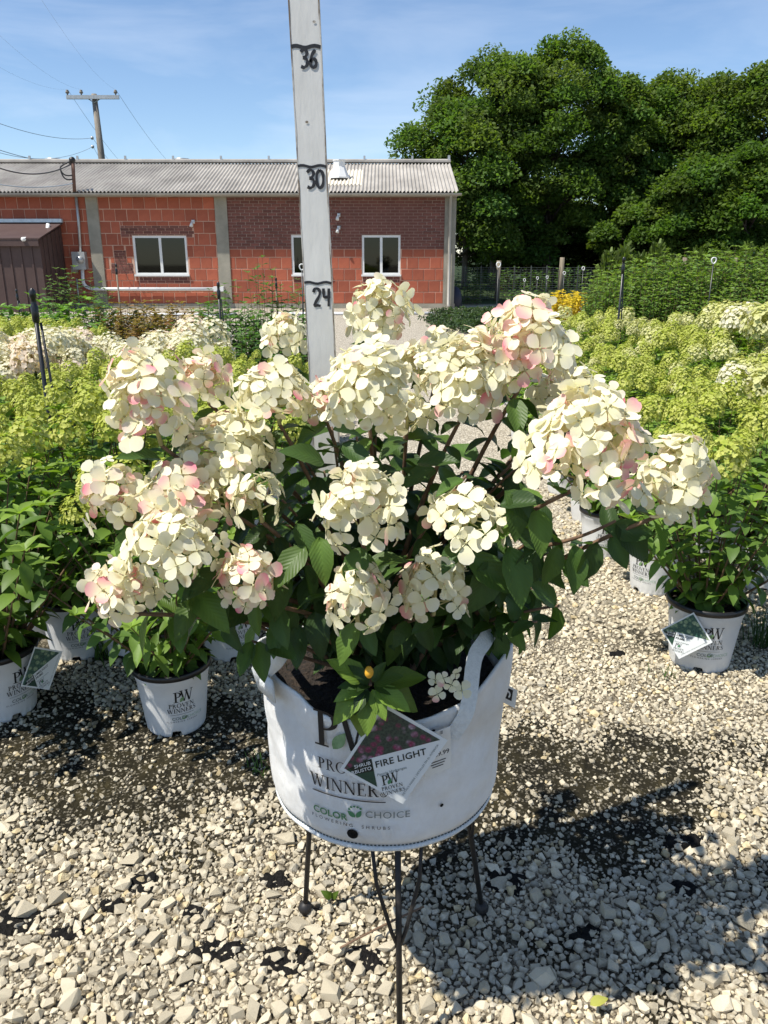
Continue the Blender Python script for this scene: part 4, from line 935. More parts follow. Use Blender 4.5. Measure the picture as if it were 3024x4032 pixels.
# ------------------------------------------------------------------ main plant
PB = np.array([0.0, 1.14, 0.395])
main = thing('potted_hydrangea', 'big cream and pink flowering hydrangea in white grow bag on iron stand', 'hydrangea', tuple(PB))
RT, RB, HB = 0.196, 0.188, 0.238
def bag_r(z, a=0.0):
    t = np.clip((z - PB[2]) / HB, 0, 1.1)
    r = RB + (RT - RB) * t
    return r
def bag_point(a, t, inner=0.0):
    """a measured from the front, positive to the right"""
    z = PB[2] + HB * t; r = bag_r(z)
    if t < .12: r -= .016 * (1 - t / .12) ** 2
    wr = .0035 * math.sin(5 * a + 9 * t + 1) * t + .003 * math.sin(11 * a - 6 * t) * t + .0035 * mnoise.noise(Vector((math.sin(a) * 4, math.cos(a) * 4 + 2 * t, 7 * t))) * (.3 + t)
    r += wr - inner
    lift = 0.0
    if t > .6:
        k = (t - .6) / .4
        lift += k * (-.010 * math.exp(-((a + .05) / .75) ** 2) + .052 * math.exp(-((a - 1.16) / .46) ** 2) + .018 * math.exp(-((a + 1.3) / .5) ** 2) - .045 * math.exp(-((abs(a) - 3.1) / .9) ** 2))
        r += k * (.006 * math.sin(3 * a + .6) + .016 * math.exp(-((a - 1.2) / .3) ** 2))
    return np.array([PB[0] + r * math.sin(a), PB[1] - r * math.cos(a), z + lift])
na, nr = 128, 26
def bag_shell(inner, t0, t1, flip):
    V = [bag_point(2 * math.pi * k / na - math.pi, t0 + (t1 - t0) * j / nr, inner) for j in range(nr + 1) for k in range(na)]
    F = [(j * na + k, j * na + (k + 1) % na, (j + 1) * na + (k + 1) % na, (j + 1) * na + k) for j in range(nr) for k in range(na)]
    return np.array(V), [f[::-1] if flip else f for f in F]
o1 = bag_shell(0, 0, 1, False); i1 = bag_shell(.003, .35, 1, True)
lipF = []
V = np.concatenate([o1[0], i1[0]]); n1 = len(o1[0])
F = list(o1[1]) + [tuple(q + n1 for q in f) for f in i1[1]]
for k in range(na): F.append((nr * na + k, nr * na + (k + 1) % na, n1 + nr * na + (k + 1) % na, n1 + nr * na + k))
F.append(tuple(range(na))[::-1])
bag = wpart('grow_bag', (V, F), M['bag'], main, True)
# bottom seam and stitching
sm = [bag_point(a, .015) + np.array([math.sin(a), -math.cos(a), 0]) * .004 for a in np.linspace(-math.pi, math.pi, 97)]
wpart('seam', tube(sm, .005, 6, False), M['webbing'], main, True, parent=bag)
st = []
for a in np.linspace(-1.9, 1.9, 120):
    p = bag_point(a, .045); q = bag_point(a + .018, .045); nrm = np.array([math.sin(a), -math.cos(a), 0]) * .0012
    st.append(tube([p + nrm, q + nrm], .0011, 4))
stuff(wpart('stitching', join(*st), M['thread'], main, parent=bag))
# handles of grey webbing
def bag_hit(vx, vy):
    d = ray(vx, vy)
    for t in np.linspace(.6, 1.6, 4000):
        p = np.array([0, 0, CAMH]) + d * t
        if p[2] < PB[2] + HB and math.hypot(p[0] - PB[0], p[1] - PB[1]) <= bag_r(p[2]): return math.atan2(p[0] - PB[0], -(p[1] - PB[1])), p[2]
def strap(path, wd, nrm_hint, thick=.002):
    path = np.asarray(path, float); T = np.gradient(path, axis=0); V = []
    for p, t, h in zip(path, T, nrm_hint):
        s_ = np.cross(t, h); s_ /= np.linalg.norm(s_) + 1e-9; nn = np.cross(s_, t); nn /= np.linalg.norm(nn) + 1e-9
        V += [p - s_ * wd / 2, p + s_ * wd / 2, p + s_ * wd / 2 + nn * thick, p - s_ * wd / 2 + nn * thick]
    m = len(path); F = []
    for i in range(m - 1):
        for k in range(4): F.append((i * 4 + k, i * 4 + (k + 1) % 4, i * 4 + 4 + (k + 1) % 4, i * 4 + 4 + k))
    F += [(0, 3, 2, 1), tuple((m - 1) * 4 + k for k in range(4))]
    return np.array(V), F
def onb(vx, vy, off):
    a_, z_ = bag_hit(vx, vy); r_ = bag_r(z_) + off; return np.array([PB[0] + r_ * math.sin(a_), PB[1] - r_ * math.cos(a_), z_])
a = -0.8; rad_ = np.array([math.sin(a), -math.cos(a), 0])
pl = [onb(636, 1478, .009), onb(626, 1445, .010), P(606, 1405, D=1.005), P(584, 1380, D=1.06), P(580, 1372, D=1.13)]
wpart('handle', strap(smooth2(pl, 4), .036, [rad_] * 17), M['webbing'], main, True, parent=bag)
rad_ = np.array([math.sin(.6), -math.cos(.6), 0])
pl = [bag_point(.50, .80) + rad_ * .004, bag_point(.60, .96) + rad_ * .005, P(1024, 1425, D=1.0), P(1046, 1386, D=1.02), P(1062, 1360, D=1.045)]
pth = smooth2(pl, 4); wpart('handle', strap(pth, .024, [np.array([.35, -.8, .45])] * len(pth), .0012), M['webbing'], main, False, parent=bag)
# soil
def soilz(x, y): return .59 + .010 * mnoise.noise(Vector((x * 30, y * 30, 1))) + .012 * (1 - (x * x + y * y) / .04)
V, F = [], []; ns = 26
for j in range(ns + 1):
    rr = .183 * j / ns
    for k in range(40):
        an = 2 * math.pi * k / 40; x, y = rr * math.cos(an), rr * math.sin(an); V.append((x, PB[1] + y, soilz(x, y)))
F = [(j * 40 + k, j * 40 + (k + 1) % 40, (j + 1) * 40 + (k + 1) % 40, (j + 1) * 40 + k) for j in range(ns) for k in range(40)]
wpart('soil', (np.array(V), F), M['soil'], main)
# drain holes
for vx, vy, rr in ((762, 1800, .0085), (953, 1738, .003), (935, 1578, .003)):
    d = ray(vx, vy); best = None
    for t in np.linspace(.6, 1.6, 2000):
        p = np.array([0, 0, CAMH]) + d * t
        if math.hypot(p[0] - PB[0], p[1] - PB[1]) <= bag_r(p[2]) + .001: best = p; break
    an = math.atan2(best[0] - PB[0], -(best[1] - PB[1]))
    v, f = wrap(disc2(0, 0, rr, 18), lambda z: bag_r(z) + .002, best[2], an, .0005, (PB[0], PB[1]))
    wpart('drain_hole', (v, f), M['cloth'], main, parent=bag)
# printing on the bag
a1, zP0 = bag_hit(712, 1612); a2, zP1 = bag_hit(712, 1528); capP = zP1 - zP0
aC, zC = bag_hit(778, 1612)
rr_ = bag_r(zC)
def bw(name, parts, mat, z, ang, off=.0030): wpart(name, wrap(parts, bag_r, z, ang, off, (PB[0], PB[1])), mat, main, parent=bag)
Pl = [([((x) * capP, y * capP) for x, y in v], f) for v, f in GLY['P'][1]]
Wl = [([((x * .95 + .62) * capP, (y * 1.05 + .03) * capP) for x, y in v], f) for v, f in GLY['W'][1]]
bw('lettering', Pl + Wl, M['blacktext'], zP0, bag_hit(684, 1612)[0])
bw('leaf_emblem', leafshape(.50 * capP, 0, .62 * capP, .3 * capP, 58), M['leafprint'], zP0, bag_hit(684, 1612)[0], .0042)
def left_text(s_, hv, vx, vy, name='lettering'):
    an, z = bag_hit(vx, vy); h = vsize(hv, np.array([0, .97, z])) * 1.12; w_ = sum(GLY[c][0] + .04 for c in s_) * h - .04 * h
    bw(name, [([(x * .93, y) for x, y in v], f) for v, f in serif_text(s_, h, w_ / 2)], M['blacktext'], z, an)
left_text('PROVEN', 25, 690, 1654); left_text('WINNERS', 28, 674, 1688)
an, z = bag_hit(678, 1702); bw('underline', bar2(0, 0.112, 0, .0018, 24), M['blacktext'], z, an)
an, z = bag_hit(680, 1747); kz = vsize(16, np.array([0, .97, z])) * 1.12 / .70
bw('lettering', sans_text('COLOR', kz * .92, 0, 0, 'LEFT', 1.0, .02), M['greentext'], z, an)
an2, z2 = bag_hit(789, 1763); bw('lettering', sans_text('CHOICE', kz * .95, 0, 0, 'LEFT', 1.08), M['greytext'], z2, an2)
an3, z3 = bag_hit(769, 1763); k = kz * .92
cc = leafshape(-.02 * k, 0, .95 * k, .50 * k, 138) + leafshape(.10 * k, 0, .95 * k, .46 * k, 62)
for q in range(5):
    t = R(158 - q * 29); cc += disc2(.02 * k + .62 * k * math.cos(t), .62 * k + .62 * k * math.sin(t), .115 * k)
bw('paw_emblem', cc, M['greentext'], z3, an3)
an, z = bag_hit(677, 1757); bw('lettering', sans_text('FLOWERING  SHRUBS', kz * .46, 0, 0, 'LEFT', 1.66), M['blacktext'], z, an)
# stickers and side label
def quadcard(pts, thick=.0008):
    pts = np.asarray(pts, float); n = np.cross(pts[1] - pts[0], pts[3] - pts[0]); n /= np.linalg.norm(n)
    if n[1] > 0: n = -n
    V = np.concatenate([pts, pts - n * thick]); return (V, [(0, 1, 2, 3), (7, 6, 5, 4), (0, 4, 5, 1), (1, 5, 6, 2), (2, 6, 7, 3), (3, 7, 4, 0)]), n
def onbag(vx, vy, off=.004):
    a_, z_ = bag_hit(vx, vy); r_ = bag_r(z_) + off; return np.array([PB[0] + r_ * math.sin(a_), PB[1] - r_ * math.cos(a_), z_])
stp = [onbag(912, 1672, .0085), onbag(967, 1650, .010), onbag(964, 1560, .011), onbag(908, 1582, .0095)]
(sv, sf), sn = quadcard(stp); stk = wpart('price_sticker', (sv, sf), M['sticker'], main, parent=bag)
def card_text(parts, O, ex, ey, nrm, off, lift=.00006):
    V, F = flat_join(parts, lift); return O + V[:, :1] * ex + V[:, 1:2] * ey + (V[:, 2:3] + off) * nrm, F
ex = (stp[1] - stp[0]) / np.linalg.norm(stp[1] - stp[0]); ey = stp[3] - stp[0]; sh = np.linalg.norm(ey); ey = ey / sh; sw_ = np.linalg.norm(stp[1] - stp[0])
# keep to two levels below the thing: sticker print joins the bag
for s_, sz, yy in (('89.99', .0125, .40), ("Hydrangea", .0045, .62), ("Flowering Shrub", .0038, .28), ('Garden Centre', .0038, .2), ('#7', .0038, .12)):
    if s_ == '89.99': wpart('price_print', card_text(sans_text(s_, sz * .85, sw_ * .66, sh * yy, 'CENTER', 1, .015), stp[0], ex, ey, sn, .0006), M['blacktext'], main, parent=bag)
bars = [([(sw_ * .55 + q * .0012, sh * .9), (sw_ * .55 + q * .0012 + .0007, sh * .9), (sw_ * .55 + q * .0012 + .0007, sh * .98), (sw_ * .55 + q * .0012, sh * .98)], [(0, 1, 2, 3)]) for q in range(9)]
bars += [([(sw_ * x0, sh * y0), (sw_ * x1, sh * y0), (sw_ * x1, sh * (y0 + .02)), (sw_ * x0, sh * (y0 + .02))], [(0, 1, 2, 3)]) for x0, x1, y0 in ((.2, .8, .28), (.25, .75, .22), (.3, .7, .16), (.3, .75, .64))]
wpart('price_print', card_text(bars, stp[0], ex, ey, sn, .0006), M['blacktext'], main, parent=bag)
D2 = PB[1] - .035
sp = [P(1072, 1510, D=D2), P(1112, 1530, D=D2 - .01), P(1118, 1492, D=D2 - .01), P(1078, 1470, D=D2)]
(sv, sf), sn2 = quadcard(sp); wpart('side_label', (sv, sf), M['sticker'], main, parent=bag)
ex2 = (sp[1] - sp[0]); ey2 = (sp[3] - sp[0])
wpart('label_print', card_text([rc(.32, .78, .28, .86)], sp[0], ex2, ey2, sn2, .0005), M['blacktext'], main, parent=bag)
wpart('label_print', card_text([arcband(.55, .55, (.14, .2), (.07, .1), -60, 200, 10)], sp[0], ex2, ey2, sn2, .0009), M['sticker'], main, parent=bag)

# --- flower heads: (view x, view y, width, height, distance, pinkness, fullness)
HEADS = [(815, 672, 150, 140, 1.22, .22, 1.0), (612, 726, 112, 100, 1.30, .12, .8), (797, 835, 215, 195, .97, .04, 1.15), (1140, 742, 205, 200, 1.02, .95, 1.2), (1005, 815, 200, 190, 1.00, .16, 1.1),
 (1268, 955, 275, 245, .84, .22, 1.25), (1455, 1030, 165, 205, .90, .10, 1.0), (318, 862, 185, 225, .95, .20, 1.15), (440, 818, 125, 115, 1.06, .55, 1.0), (595, 852, 190, 140, 1.02, .08, 1.05),
 (480, 965, 235, 145, 1.00, .14, 1.0), (243, 1068, 130, 145, .92, 1.0, .95), (385, 1068, 185, 140, .93, .75, .9), (557, 1075, 130, 125, .92, .22, .45), (484, 1066, 95, 90, .94, .06, .4),
 (368, 1180, 205, 185, .86, .10, .85), (262, 1272, 150, 140, .86, .75, 1.0), (532, 1245, 145, 140, .88, .9, 1.0), (780, 1092, 200, 190, .86, .07, .95), (1010, 1112, 178, 128, .92, .03, .75),
 (770, 1288, 155, 150, .87, .16, .85), (942, 1262, 165, 165, .93, .16, .9), (905, 790, 120, 110, 1.16, .10, .9), (880, 895, 110, 90, 1.08, .10, .8), (1245, 835, 110, 95, 1.10, .06, .8), (1185, 862, 110, 110, 1.08, .12, .8),
 (700, 862, 110, 90, 1.10, .20, .8), (955, 745, 90, 80, 1.22, .06, .7), (1305, 865, 90, 60, 1.0, .35, .8)]
def pick(r, pink):
    u = r.random()
    if u < pink * .42: return .95
    if u < pink * 1.0: return .5
    if u < .25 + pink * .5: return .18
    return 0.0
INDF = []
head_roots = []
core_m = M['stem']
budmat = mat_simple('pale_panicle_branch', (0.42, 0.42, 0.20), .6, c2=(0.55, 0.50, 0.28), scale=60)
for hi, (vx, vy, wv, hv, D, pink, full) in enumerate(HEADS):
    r = np.random.default_rng(500 + hi); c = P(vx, vy, D=D); rad = vsize(wv, c) / 2 * .89; hh = vsize(hv, c) * 1.05; ls = r.uniform(0, 50)
    lean = np.array([(c[0]) * .55, (c[1] - 1.16) * .7, 1.0]); lean /= np.linalg.norm(lean)
    base = c - lean * hh * .46
    head_roots.append((base, c, lean))
    A = frames(lean[None], np.array([[0, -1.0, .2]]))[0]   # y along axis
    fl = .0350 * (1.10 if rad > .06 else 1.0 if rad > .04 else .92)
    area = 2 * math.pi * rad * (rad * .5 + hh * .6)
    n = int(area / (fl * fl * .52) * full)
    PTS, NRM, SC = [], [], []
    for i in range(n):
        t = (i + .5) / n; ph = i * 2.39996 + r.normal() * .25
        # dome profile: t=0 tip, t=1 skirt
        tt = math.sqrt(t) if hh > rad else t ** .55
        el = math.pi * (.03 + .60 * tt)
        rr = rad * (math.sin(el) if el < math.pi / 2 else math.sin(el) * 1.0) * r.uniform(.72, 1.14) * (.55 + .45 * min(1, el / 1.5))
        lump = 1 + .30 * mnoise.noise(Vector((math.cos(ph) * math.sin(el) * 1.5 + ls, math.sin(ph) * math.sin(el) * 1.5, math.cos(el) * 1.5)))
        rr *= lump; yy = hh * (.50 * math.cos(el) - .02) * (1.0 if el < math.pi / 2 else 1.35) * r.uniform(.86, 1.10) * (.5 + .5 * lump)
        loc = A @ np.array([rr * math.cos(ph), yy, rr * math.sin(ph)])
        nn = A @ np.array([math.sin(el) * math.cos(ph) / rad, math.cos(el) / (hh * .5) + 6.0, math.sin(el) * math.sin(ph) / rad]); nn /= np.linalg.norm(nn)
        nn = nn + r.normal(size=3) * .40 + np.array([-.04, -.04, .10]); nn /= np.linalg.norm(nn)
        PTS.append(loc); NRM.append(nn); SC.append(fl * r.uniform(.72, 1.24) * (.75 if t < .06 else 1.0))
    for i in range(int(n * .45)):
        el = math.pi * r.uniform(.05, .62); ph = r.uniform(0, 6.28); k = r.uniform(.55, .8)
        loc = A @ np.array([rad * k * math.sin(el) * math.cos(ph), hh * .42 * k * math.cos(el), rad * k * math.sin(el) * math.sin(ph)])
        nn = loc / np.linalg.norm(loc) + r.normal(size=3) * .4; nn /= np.linalg.norm(nn)
        PTS.append(loc); NRM.append(nn); SC.append(fl * r.uniform(.7, 1.0))
    PTS, NRM, SC = np.array(PTS), np.array(NRM), np.array(SC)
    # panicle axis and side branchlets
    br = [tube([base - c, (base - c) * .2, A @ np.array([0, hh * .36, 0])], [.0030, .0024, .001], 5)]
    for i in range(14):
        k = r.uniform(-.35, .25) * hh; a_ = i * 2.4; br.append(tube([A @ np.array([0, k, 0]), A @ np.array([math.cos(a_) * rad * .75, k + hh * .12, math.sin(a_) * rad * .75])], [.0013, .0007], 4))
    hd = obj('flower_head', mesh_np('flower_head', *join(*br), budmat, True), main, c - PB)
    if pink > .45: hd['label'] = 'pink-tinged flower head'
    tocam = np.array([0, 0, CAMH]) - c; tocam /= np.linalg.norm(tocam)
    score = PTS @ tocam / rad + .25 * (NRM @ tocam); order = np.argsort(-score)
    Y = np.cross(NRM, r.normal(size=NRM.shape)); Mx = frames(Y, NRM)
    # frames keeps z near NRM because Y is perpendicular to it
    pinkside = r.normal(size=3); pinkside[2] = -.3 if pink > .4 else 0
    pk = [pick(r, min(1, pink * (1.35 if p @ pinkside > 0 else .55))) for p in PTS]
    nind = 10 if rad > .035 else 8
    keep = order[:nind]
    for q in keep:
        v = FLT[pk[q]][r.integers(0, 6)][3]
        o = obj('floret', v, hd, PTS[q], euler_from(Mx[q]), SC[q])
    VV, FF, CC, off = [], [], [], 0
    for q in order[nind:]:
        v, f, cc_, _ = FLT[pk[q]][r.integers(0, 6)]
        VV.append((v * SC[q]) @ Mx[q].T + PTS[q]); FF.append(f + off); off += len(v); CC.append(cc_ * r.uniform(.92, 1.04))
    if VV:
        stuff(obj('florets', mesh_np('florets', np.concatenate(VV), np.concatenate(FF), M['petal'], True, np.concatenate(CC)), hd))

# --- stems and leaves
leaves = []    # (pos, dir, zhint, length, mesh index, yellow)
def add_leaf(p, d, z, l, yel=False): leaves.append((np.asarray(p, float), np.asarray(d, float), np.asarray(z, float), l, yel))
r = np.random.default_rng(91)
def stem_path(base, tip, bow=.42):
    mid = base + (tip - base) * np.array([bow, bow, .62]); return bez(base, mid, tip, 14)
def leafy_stem(path, radii, t0, t1, pairs, ll, name='stem', droop=.35, yel=False):
    wpart(name, tube(path, radii, 6), M['stem'], main, True)
    T = np.gradient(path, axis=0)
    for j in range(pairs):
        t = t0 + (t1 - t0) * (j + r.uniform(-.2, .2)) / max(1, pairs - 1); t = min(.985, max(.05, t)); i = t * (len(path) - 1); k = int(i)
        p = path[k] + (path[min(k + 1, len(path) - 1)] - path[k]) * (i - k); tg = T[k] / np.linalg.norm(T[k])
        s_ = np.cross(tg, [math.cos(j * 1.57 + .6), math.sin(j * 1.57 + .6), .2]); s_ /= np.linalg.norm(s_) + 1e-9
        for sg in (-1, 1):
            d = s_ * sg + tg * .25 + np.array([0, 0, -droop * r.uniform(.2, 1.5)]) + r.normal(size=3) * .18
            add_leaf(p, d, np.array([0, -.15, 1]) + r.normal(size=3) * .25, ll * r.uniform(.72, 1.12), yel)
for hi, (base, c, lean) in enumerate(head_roots):
    b0 = np.array([r.uniform(-.05, .05), 1.17 + r.uniform(-.04, .04), .585])
    path = stem_path(b0, base); leafy_stem(path, np.linspace(.0055, .0026, len(path)), .38, .97, 8 if c[2] > .85 else 6, .051)
for i in range(62):
    tipv = (r.uniform(590, 1230), r.uniform(920, 1360)); D = r.uniform(.94, 1.30)
    tip = P(*tipv, D=D); b0 = np.array([r.uniform(-.06, .06), 1.16 + r.uniform(-.05, .05), .585])
    path = stem_path(b0, tip); leafy_stem(path, np.linspace(.0045, .0018, len(path)), .22, 1.0, 8, .054)
# branch reaching right with hanging leaves
b0 = np.array([.05, 1.14, .60]); e1 = P(1165, 1180, D=.98); e2 = P(1240, 1172, D=.93); e3 = P(1330, 1125, D=.92)
path = np.vstack([bez(b0, (b0 + e1) / 2 + (0, 0, .03), e1, 8), bez(e1, e2, e3, 9)[1:]]); wpart('stem', tube(path, np.linspace(.004, .002, len(path)), 6), M['stem'], main, True)
for vx, vy, tx, ty, l in ((1205, 1178, 1190, 1235, .055), (1240, 1175, 1243, 1240, .066), (1290, 1170, 1265, 1240, .062), (1160, 1180, 1140, 1240, .07), (1310, 1140, 1385, 1150, .06), (1180, 1180, 1100, 1120, .075), (1330, 1125, 1380, 1180, .07), (1100, 1180, 1110, 1215, .08), (1070, 1205, 1040, 1280, .085), (1010, 1195, 1075, 1250, .08)):
    p = P(vx, vy, D=.935); q = P(tx, ty, D=.925); add_leaf(p, q - p, (.3, -1, .3), l)
# lower left sprays
for (vx, vy, D), (tx, ty) in (((545, 1385, .95), (520, 1450)), ((560, 1385, .95), (568, 1455)), ((580, 1385, .95), (610, 1400)), ((645, 1350, .95), (640, 1440)), ((600, 1340, .95), (590, 1420)), ((680, 1320, .95), (690, 1390)), ((540, 1320, .94), (490, 1330)), ((430, 1290, .90), (385, 1345)), ((420, 1280, .9), (470, 1330)), ((480, 1230, .9), (420, 1260)), ((620, 1230, .9), (580, 1330)), ((660, 1180, .9), (610, 1230)), ((640, 1130, .92), (690, 1230)), ((700, 1000, .95), (640, 960)), ((740, 960, .95), (800, 1010)), ((900, 1000, .98), (1000, 990)), ((1120, 1000, .95), (1130, 880)), ((1110, 860, .98), (1120, 920)), ((1090, 1060, .9), (1180, 1130)), ((1080, 1090, .9), (1160, 1080)), ((1120, 1060, .9), (1120, 1150)), ((690, 1160, .9), (700, 1240)), ((345, 990, .98), (290, 985))):
    p = P(vx, vy, D=D); q = P(tx, ty, D=D - .03); add_leaf(p, q - p, (0, -.6, .8), r.uniform(.048, .064))
b1 = np.array([-.03, 1.12, .60]); 
for tx, ty, D in ((545, 1385, .95), (430, 1290, .90), (660, 1330, .96)):
    e = P(tx, ty, D=D); wpart('stem', tube(bez(b1, (b1 + e) / 2 + (0, 0, -.005), e, 9), np.linspace(.004, .002, 9), 6), M['stem'], main, True)
# light green sprig lolling over the rim
b2 = np.array([-.02, 1.08, .60]); sc_ = P(800, 1480, D=.915)
path = bez(b2, (b2 + sc_) / 2 + (0, 0, .05), sc_, 9); wpart('stem', tube(path, np.linspace(.004, .0022, 9), 6), M['stem'], main, True)
for tx, ty, l, D in ((722, 1418, .075, .90), (700, 1560, .085, .89), (760, 1545, .08, .885), (790, 1600, .075, .88), (835, 1560, .07, .88), (893, 1535, .085, .885), (860, 1450, .08, .90), (770, 1440, .055, .90), (715, 1500, .06, .9), (770, 1490, .05, .885), (835, 1425, .075, .92), (930, 1450, .07, .93), (935, 1520, .065, .925), (860, 1490, .06, .9), (740, 1470, .06, .895), (750, 1610, .07, .895)):
    q = P(tx, ty, D=D); s0 = sc_ + (q - sc_) * .12; add_leaf(s0, q - s0, (-.15, -.55, .85), np.linalg.norm(q - s0) * .92, True)
leaves.sort(key=lambda q: -q[3] / (q[0][1] ** 1.5))
VV, FF, CC, UVs, off = [], [], [], [], 0
for i, (p, d, z, l, yel) in enumerate(leaves):
    Mx = frames(d[None], z[None])[0]; li = int(r.integers(0, 16))
    if i < 300:
        me = LMY[li % 4] if yel else LM[li]
        obj('leaf', me, main, p - PB, euler_from(Mx), l)
    else:
        v, f, uv = LT[li % 4]; VV.append((v * l) @ Mx.T + p - PB); FF.append(f + off); off += len(v); CC.append(np.repeat([LEAFCOL[li // 4]], len(v), 0) * r.uniform(.75, 1.25)); UVs.append(uv)
if VV:
    me = mesh_np('leaves', np.concatenate(VV), np.concatenate(FF), M['leaf'], True, np.concatenate(CC))
    a_ = me.color_attributes.new('luv', 'FLOAT_COLOR', 'POINT'); q = np.ones((off, 4), np.float32); q[:, :3] = np.concatenate(UVs); a_.data.foreach_set('color', q.ravel())
    stuff(obj('leaves', me, main))
# small loose florets at the rim and the yellowing bud
fh_ = obj('flower_head', mesh_np('flower_head', *tube([P(925, 1470, D=.925) - P(965, 1480, D=.91), (0, 0, 0)], .0015, 5), budmat, True), main, P(965, 1480, D=.91) - PB)
for vx, vy, sc in ((940, 1468, .022), (958, 1465, .018), (945, 1500, .024), (998, 1492, .026), (985, 1455, .018), (975, 1480, .02)):
    p = P(vx, vy, D=.905); nn = np.array([[r.normal() * .3, -1, .5 + r.normal() * .2]]); nn /= np.linalg.norm(nn)
    obj('floret', FLT[.18 if vx < 960 else 0.0][int(r.integers(0, 6))][3], fh_, p - P(965, 1480, D=.91), euler_from(frames(np.cross(nn, [[.3, .2, 1]]), nn)[0]), sc)
wpart('yellow_bud', sphere(P(797, 1452, D=.885), .006, 8, 6, 1.4), mat_simple('orange_bud', (0.7, 0.36, 0.03), .6), main, True)

# ------------------------------------------------------------------ plant tags
def plant_tag(label, Lc, Rc, Tc, Bc, title, photo, small, pwscale=1.0):
    Lc, Rc, Tc, Bc = map(lambda q: np.asarray(q, float), (Lc, Rc, Tc, Bc)); C = (Lc + Rc + Tc + Bc) / 4
    t = thing('plant_tag', label, 'plant tag', tuple(C))
    eh, en = (Rc - Lc) / 2, (Tc - Bc) / 2; nn = np.cross(eh, en); nn /= np.linalg.norm(nn)
    if nn[1] > 0: nn = -nn
    def m(parts, off, lift=.00005):
        V, F = flat_join(parts, lift); return C + V[:, :1] * eh + V[:, 1:2] * en + (V[:, 2:3] + off) * nn, F
    (v, f), _ = quadcard([C - eh, C - en, C + eh, C + en], .0009); wpart('card', (v, f), M['card'], t)
    b = .92
    wpart('picture', m([([(-b, .0), (-b + .10, -.10 + .02), (-.42, .06), (b - .05, .05), (b, 0), (0, b)], [(0, 1, 2), (0, 2, 3, 5), (3, 4, 5)])], .0004), photo, t)
    wpart('green_panel', m([([(-b + .03, -.03), (-.40, .05), (-.40, -b + .40)], [(0, 2, 1)])], .0007), M['darkgreencard'], t)
    wpart('dark_band', m([([(-b + .10, -.02), (-.405, .05), (-.405, -.19), (-b + .17, -.17)], [(0, 3, 2, 1)])], .0010), M['blackcard'], t)
    asp = np.linalg.norm(eh) / np.linalg.norm(en)
    def tx(s_, size, x, y, al='LEFT', sp=1.0, bold=0.0):
        return [([(x + (a - x), y + (q - y) * asp) for a, q in v], f) for v, f in sans_text(s_, size, x, y, al, sp, bold)]
    for i, s_ in enumerate(title): wpart('title', m(tx(s_, small[0], -.36, (-.15 if len(title) == 1 else -.09) - .13 * i, 'LEFT', 1.05, .015), .0006), M['greentext'] if False else M['blackcard'], t)
    wpart('subtitle', m(tx('Panicle Hydrangea', .075, -.36, -.30 - .02 * len(title), 'LEFT'), .0006), M['greytext'], t)
    wpart('band_text', m(tx('SHRUB', .10, -.43, -.05, 'RIGHT', 1, .01) + tx('ARBUSTO', .10, -.43, -.15, 'RIGHT', 1, .01), .0014), M['card'], t)
    k = .21 if len(title) == 1 else .16; yy = -.53
    lg = [([(a * k * .9 - .30, (q * k) * asp + yy) for a, q in v], f) for v, f in GLY['P'][1]] + [([((a * .95 + .55) * k * .9 - .30, (q * 1.05) * k * asp + yy) for a, q in v], f) for v, f in GLY['W'][1]]
    for s_, q0 in (('PROVEN', yy - .10), ('WINNERS', yy - .20)): lg += [([(a - .13, q * asp + q0) for a, q in v], f) for v, f in serif_text(s_, .075)]
    wpart('emblem', m(lg, .0006), M['blackcard'], t)
    wpart('emblem_leaf', m([([(a, (q) * asp) for a, q in v], f) for v, f in leafshape(-.19, (yy) / asp, .13, .07, 58)], .0009), M['greentext'], t)
    ed = sans_text('DETAILS INSIDE | DETALLES EN EL INTERIOR', .054, 0, 0, 'CENTER', 1.05)
    ang = math.atan2(1 / asp, 1.0); an = math.pi / 4
    ed2 = [([(.435 + (a * math.cos(an) - q * math.sin(an)), -.435 + (a * math.sin(an) + q * math.cos(an))) for a, q in v], f) for v, f in ed]
    wpart('edge_text', m(ed2, .0006), M['greytext'], t)
    return t
def tp(vx, vy, off): a_, z_ = bag_hit(vx, vy); r_ = bag_r(z_) + off; return np.array([PB[0] + r_ * math.sin(a_), PB[1] - r_ * math.cos(a_), z_])
Lc = tp(740, 1641, .026); Rc = tp(951, 1569, .034); Bc = tp(867, 1725, .020); Tc = Lc + Rc - Bc
Ct = (Lc + Rc) / 2; Lc, Rc, Bc, Tc = [Ct + (q - Ct) * .93 for q in (Lc, Rc, Bc, Tc)]
plant_tag('large diamond plant tag with pink flower picture hanging on the grow bag', Lc, Rc, Tc, Bc, ['FIRE LIGHT'], M['firephoto'], (.185,))

# ------------------------------------------------------------------ ruler
RD = 1.235
def RW(z): t = (z - .585) / .98; return -.080 - .0255 * t
ruler = thing('measuring_stick', 'white painted wooden measuring stick with black inch numbers standing in the pot', 'measuring stick', (RW(.56), RD, .56))
k = RD / 1.20
zt, zb_ = 1.66, .575; hw, ht = .0203 * k, .009
V, F = [], []
zs = np.linspace(zb_, zt, 60)
for z in zs:
    xc = RW(z) * k; j1, j2 = .0005 * mnoise.noise(Vector((1, 2, z * 40))), .0006 * mnoise.noise(Vector((5, 2, z * 33)))
    V += [(xc - hw + j1, RD - ht, z), (xc + hw + j2, RD - ht, z), (xc + hw + j2, RD + ht, z), (xc - hw + j1, RD + ht, z)]
Ff = [(4 * i, 4 * i + 1, 4 * i + 5, 4 * i + 4) for i in range(59)]
Fs = [(4 * i + a, 4 * i + (a + 1) % 4, 4 * i + 4 + (a + 1) % 4, 4 * i + 4 + a) for i in range(59) for a in (1, 2, 3)]
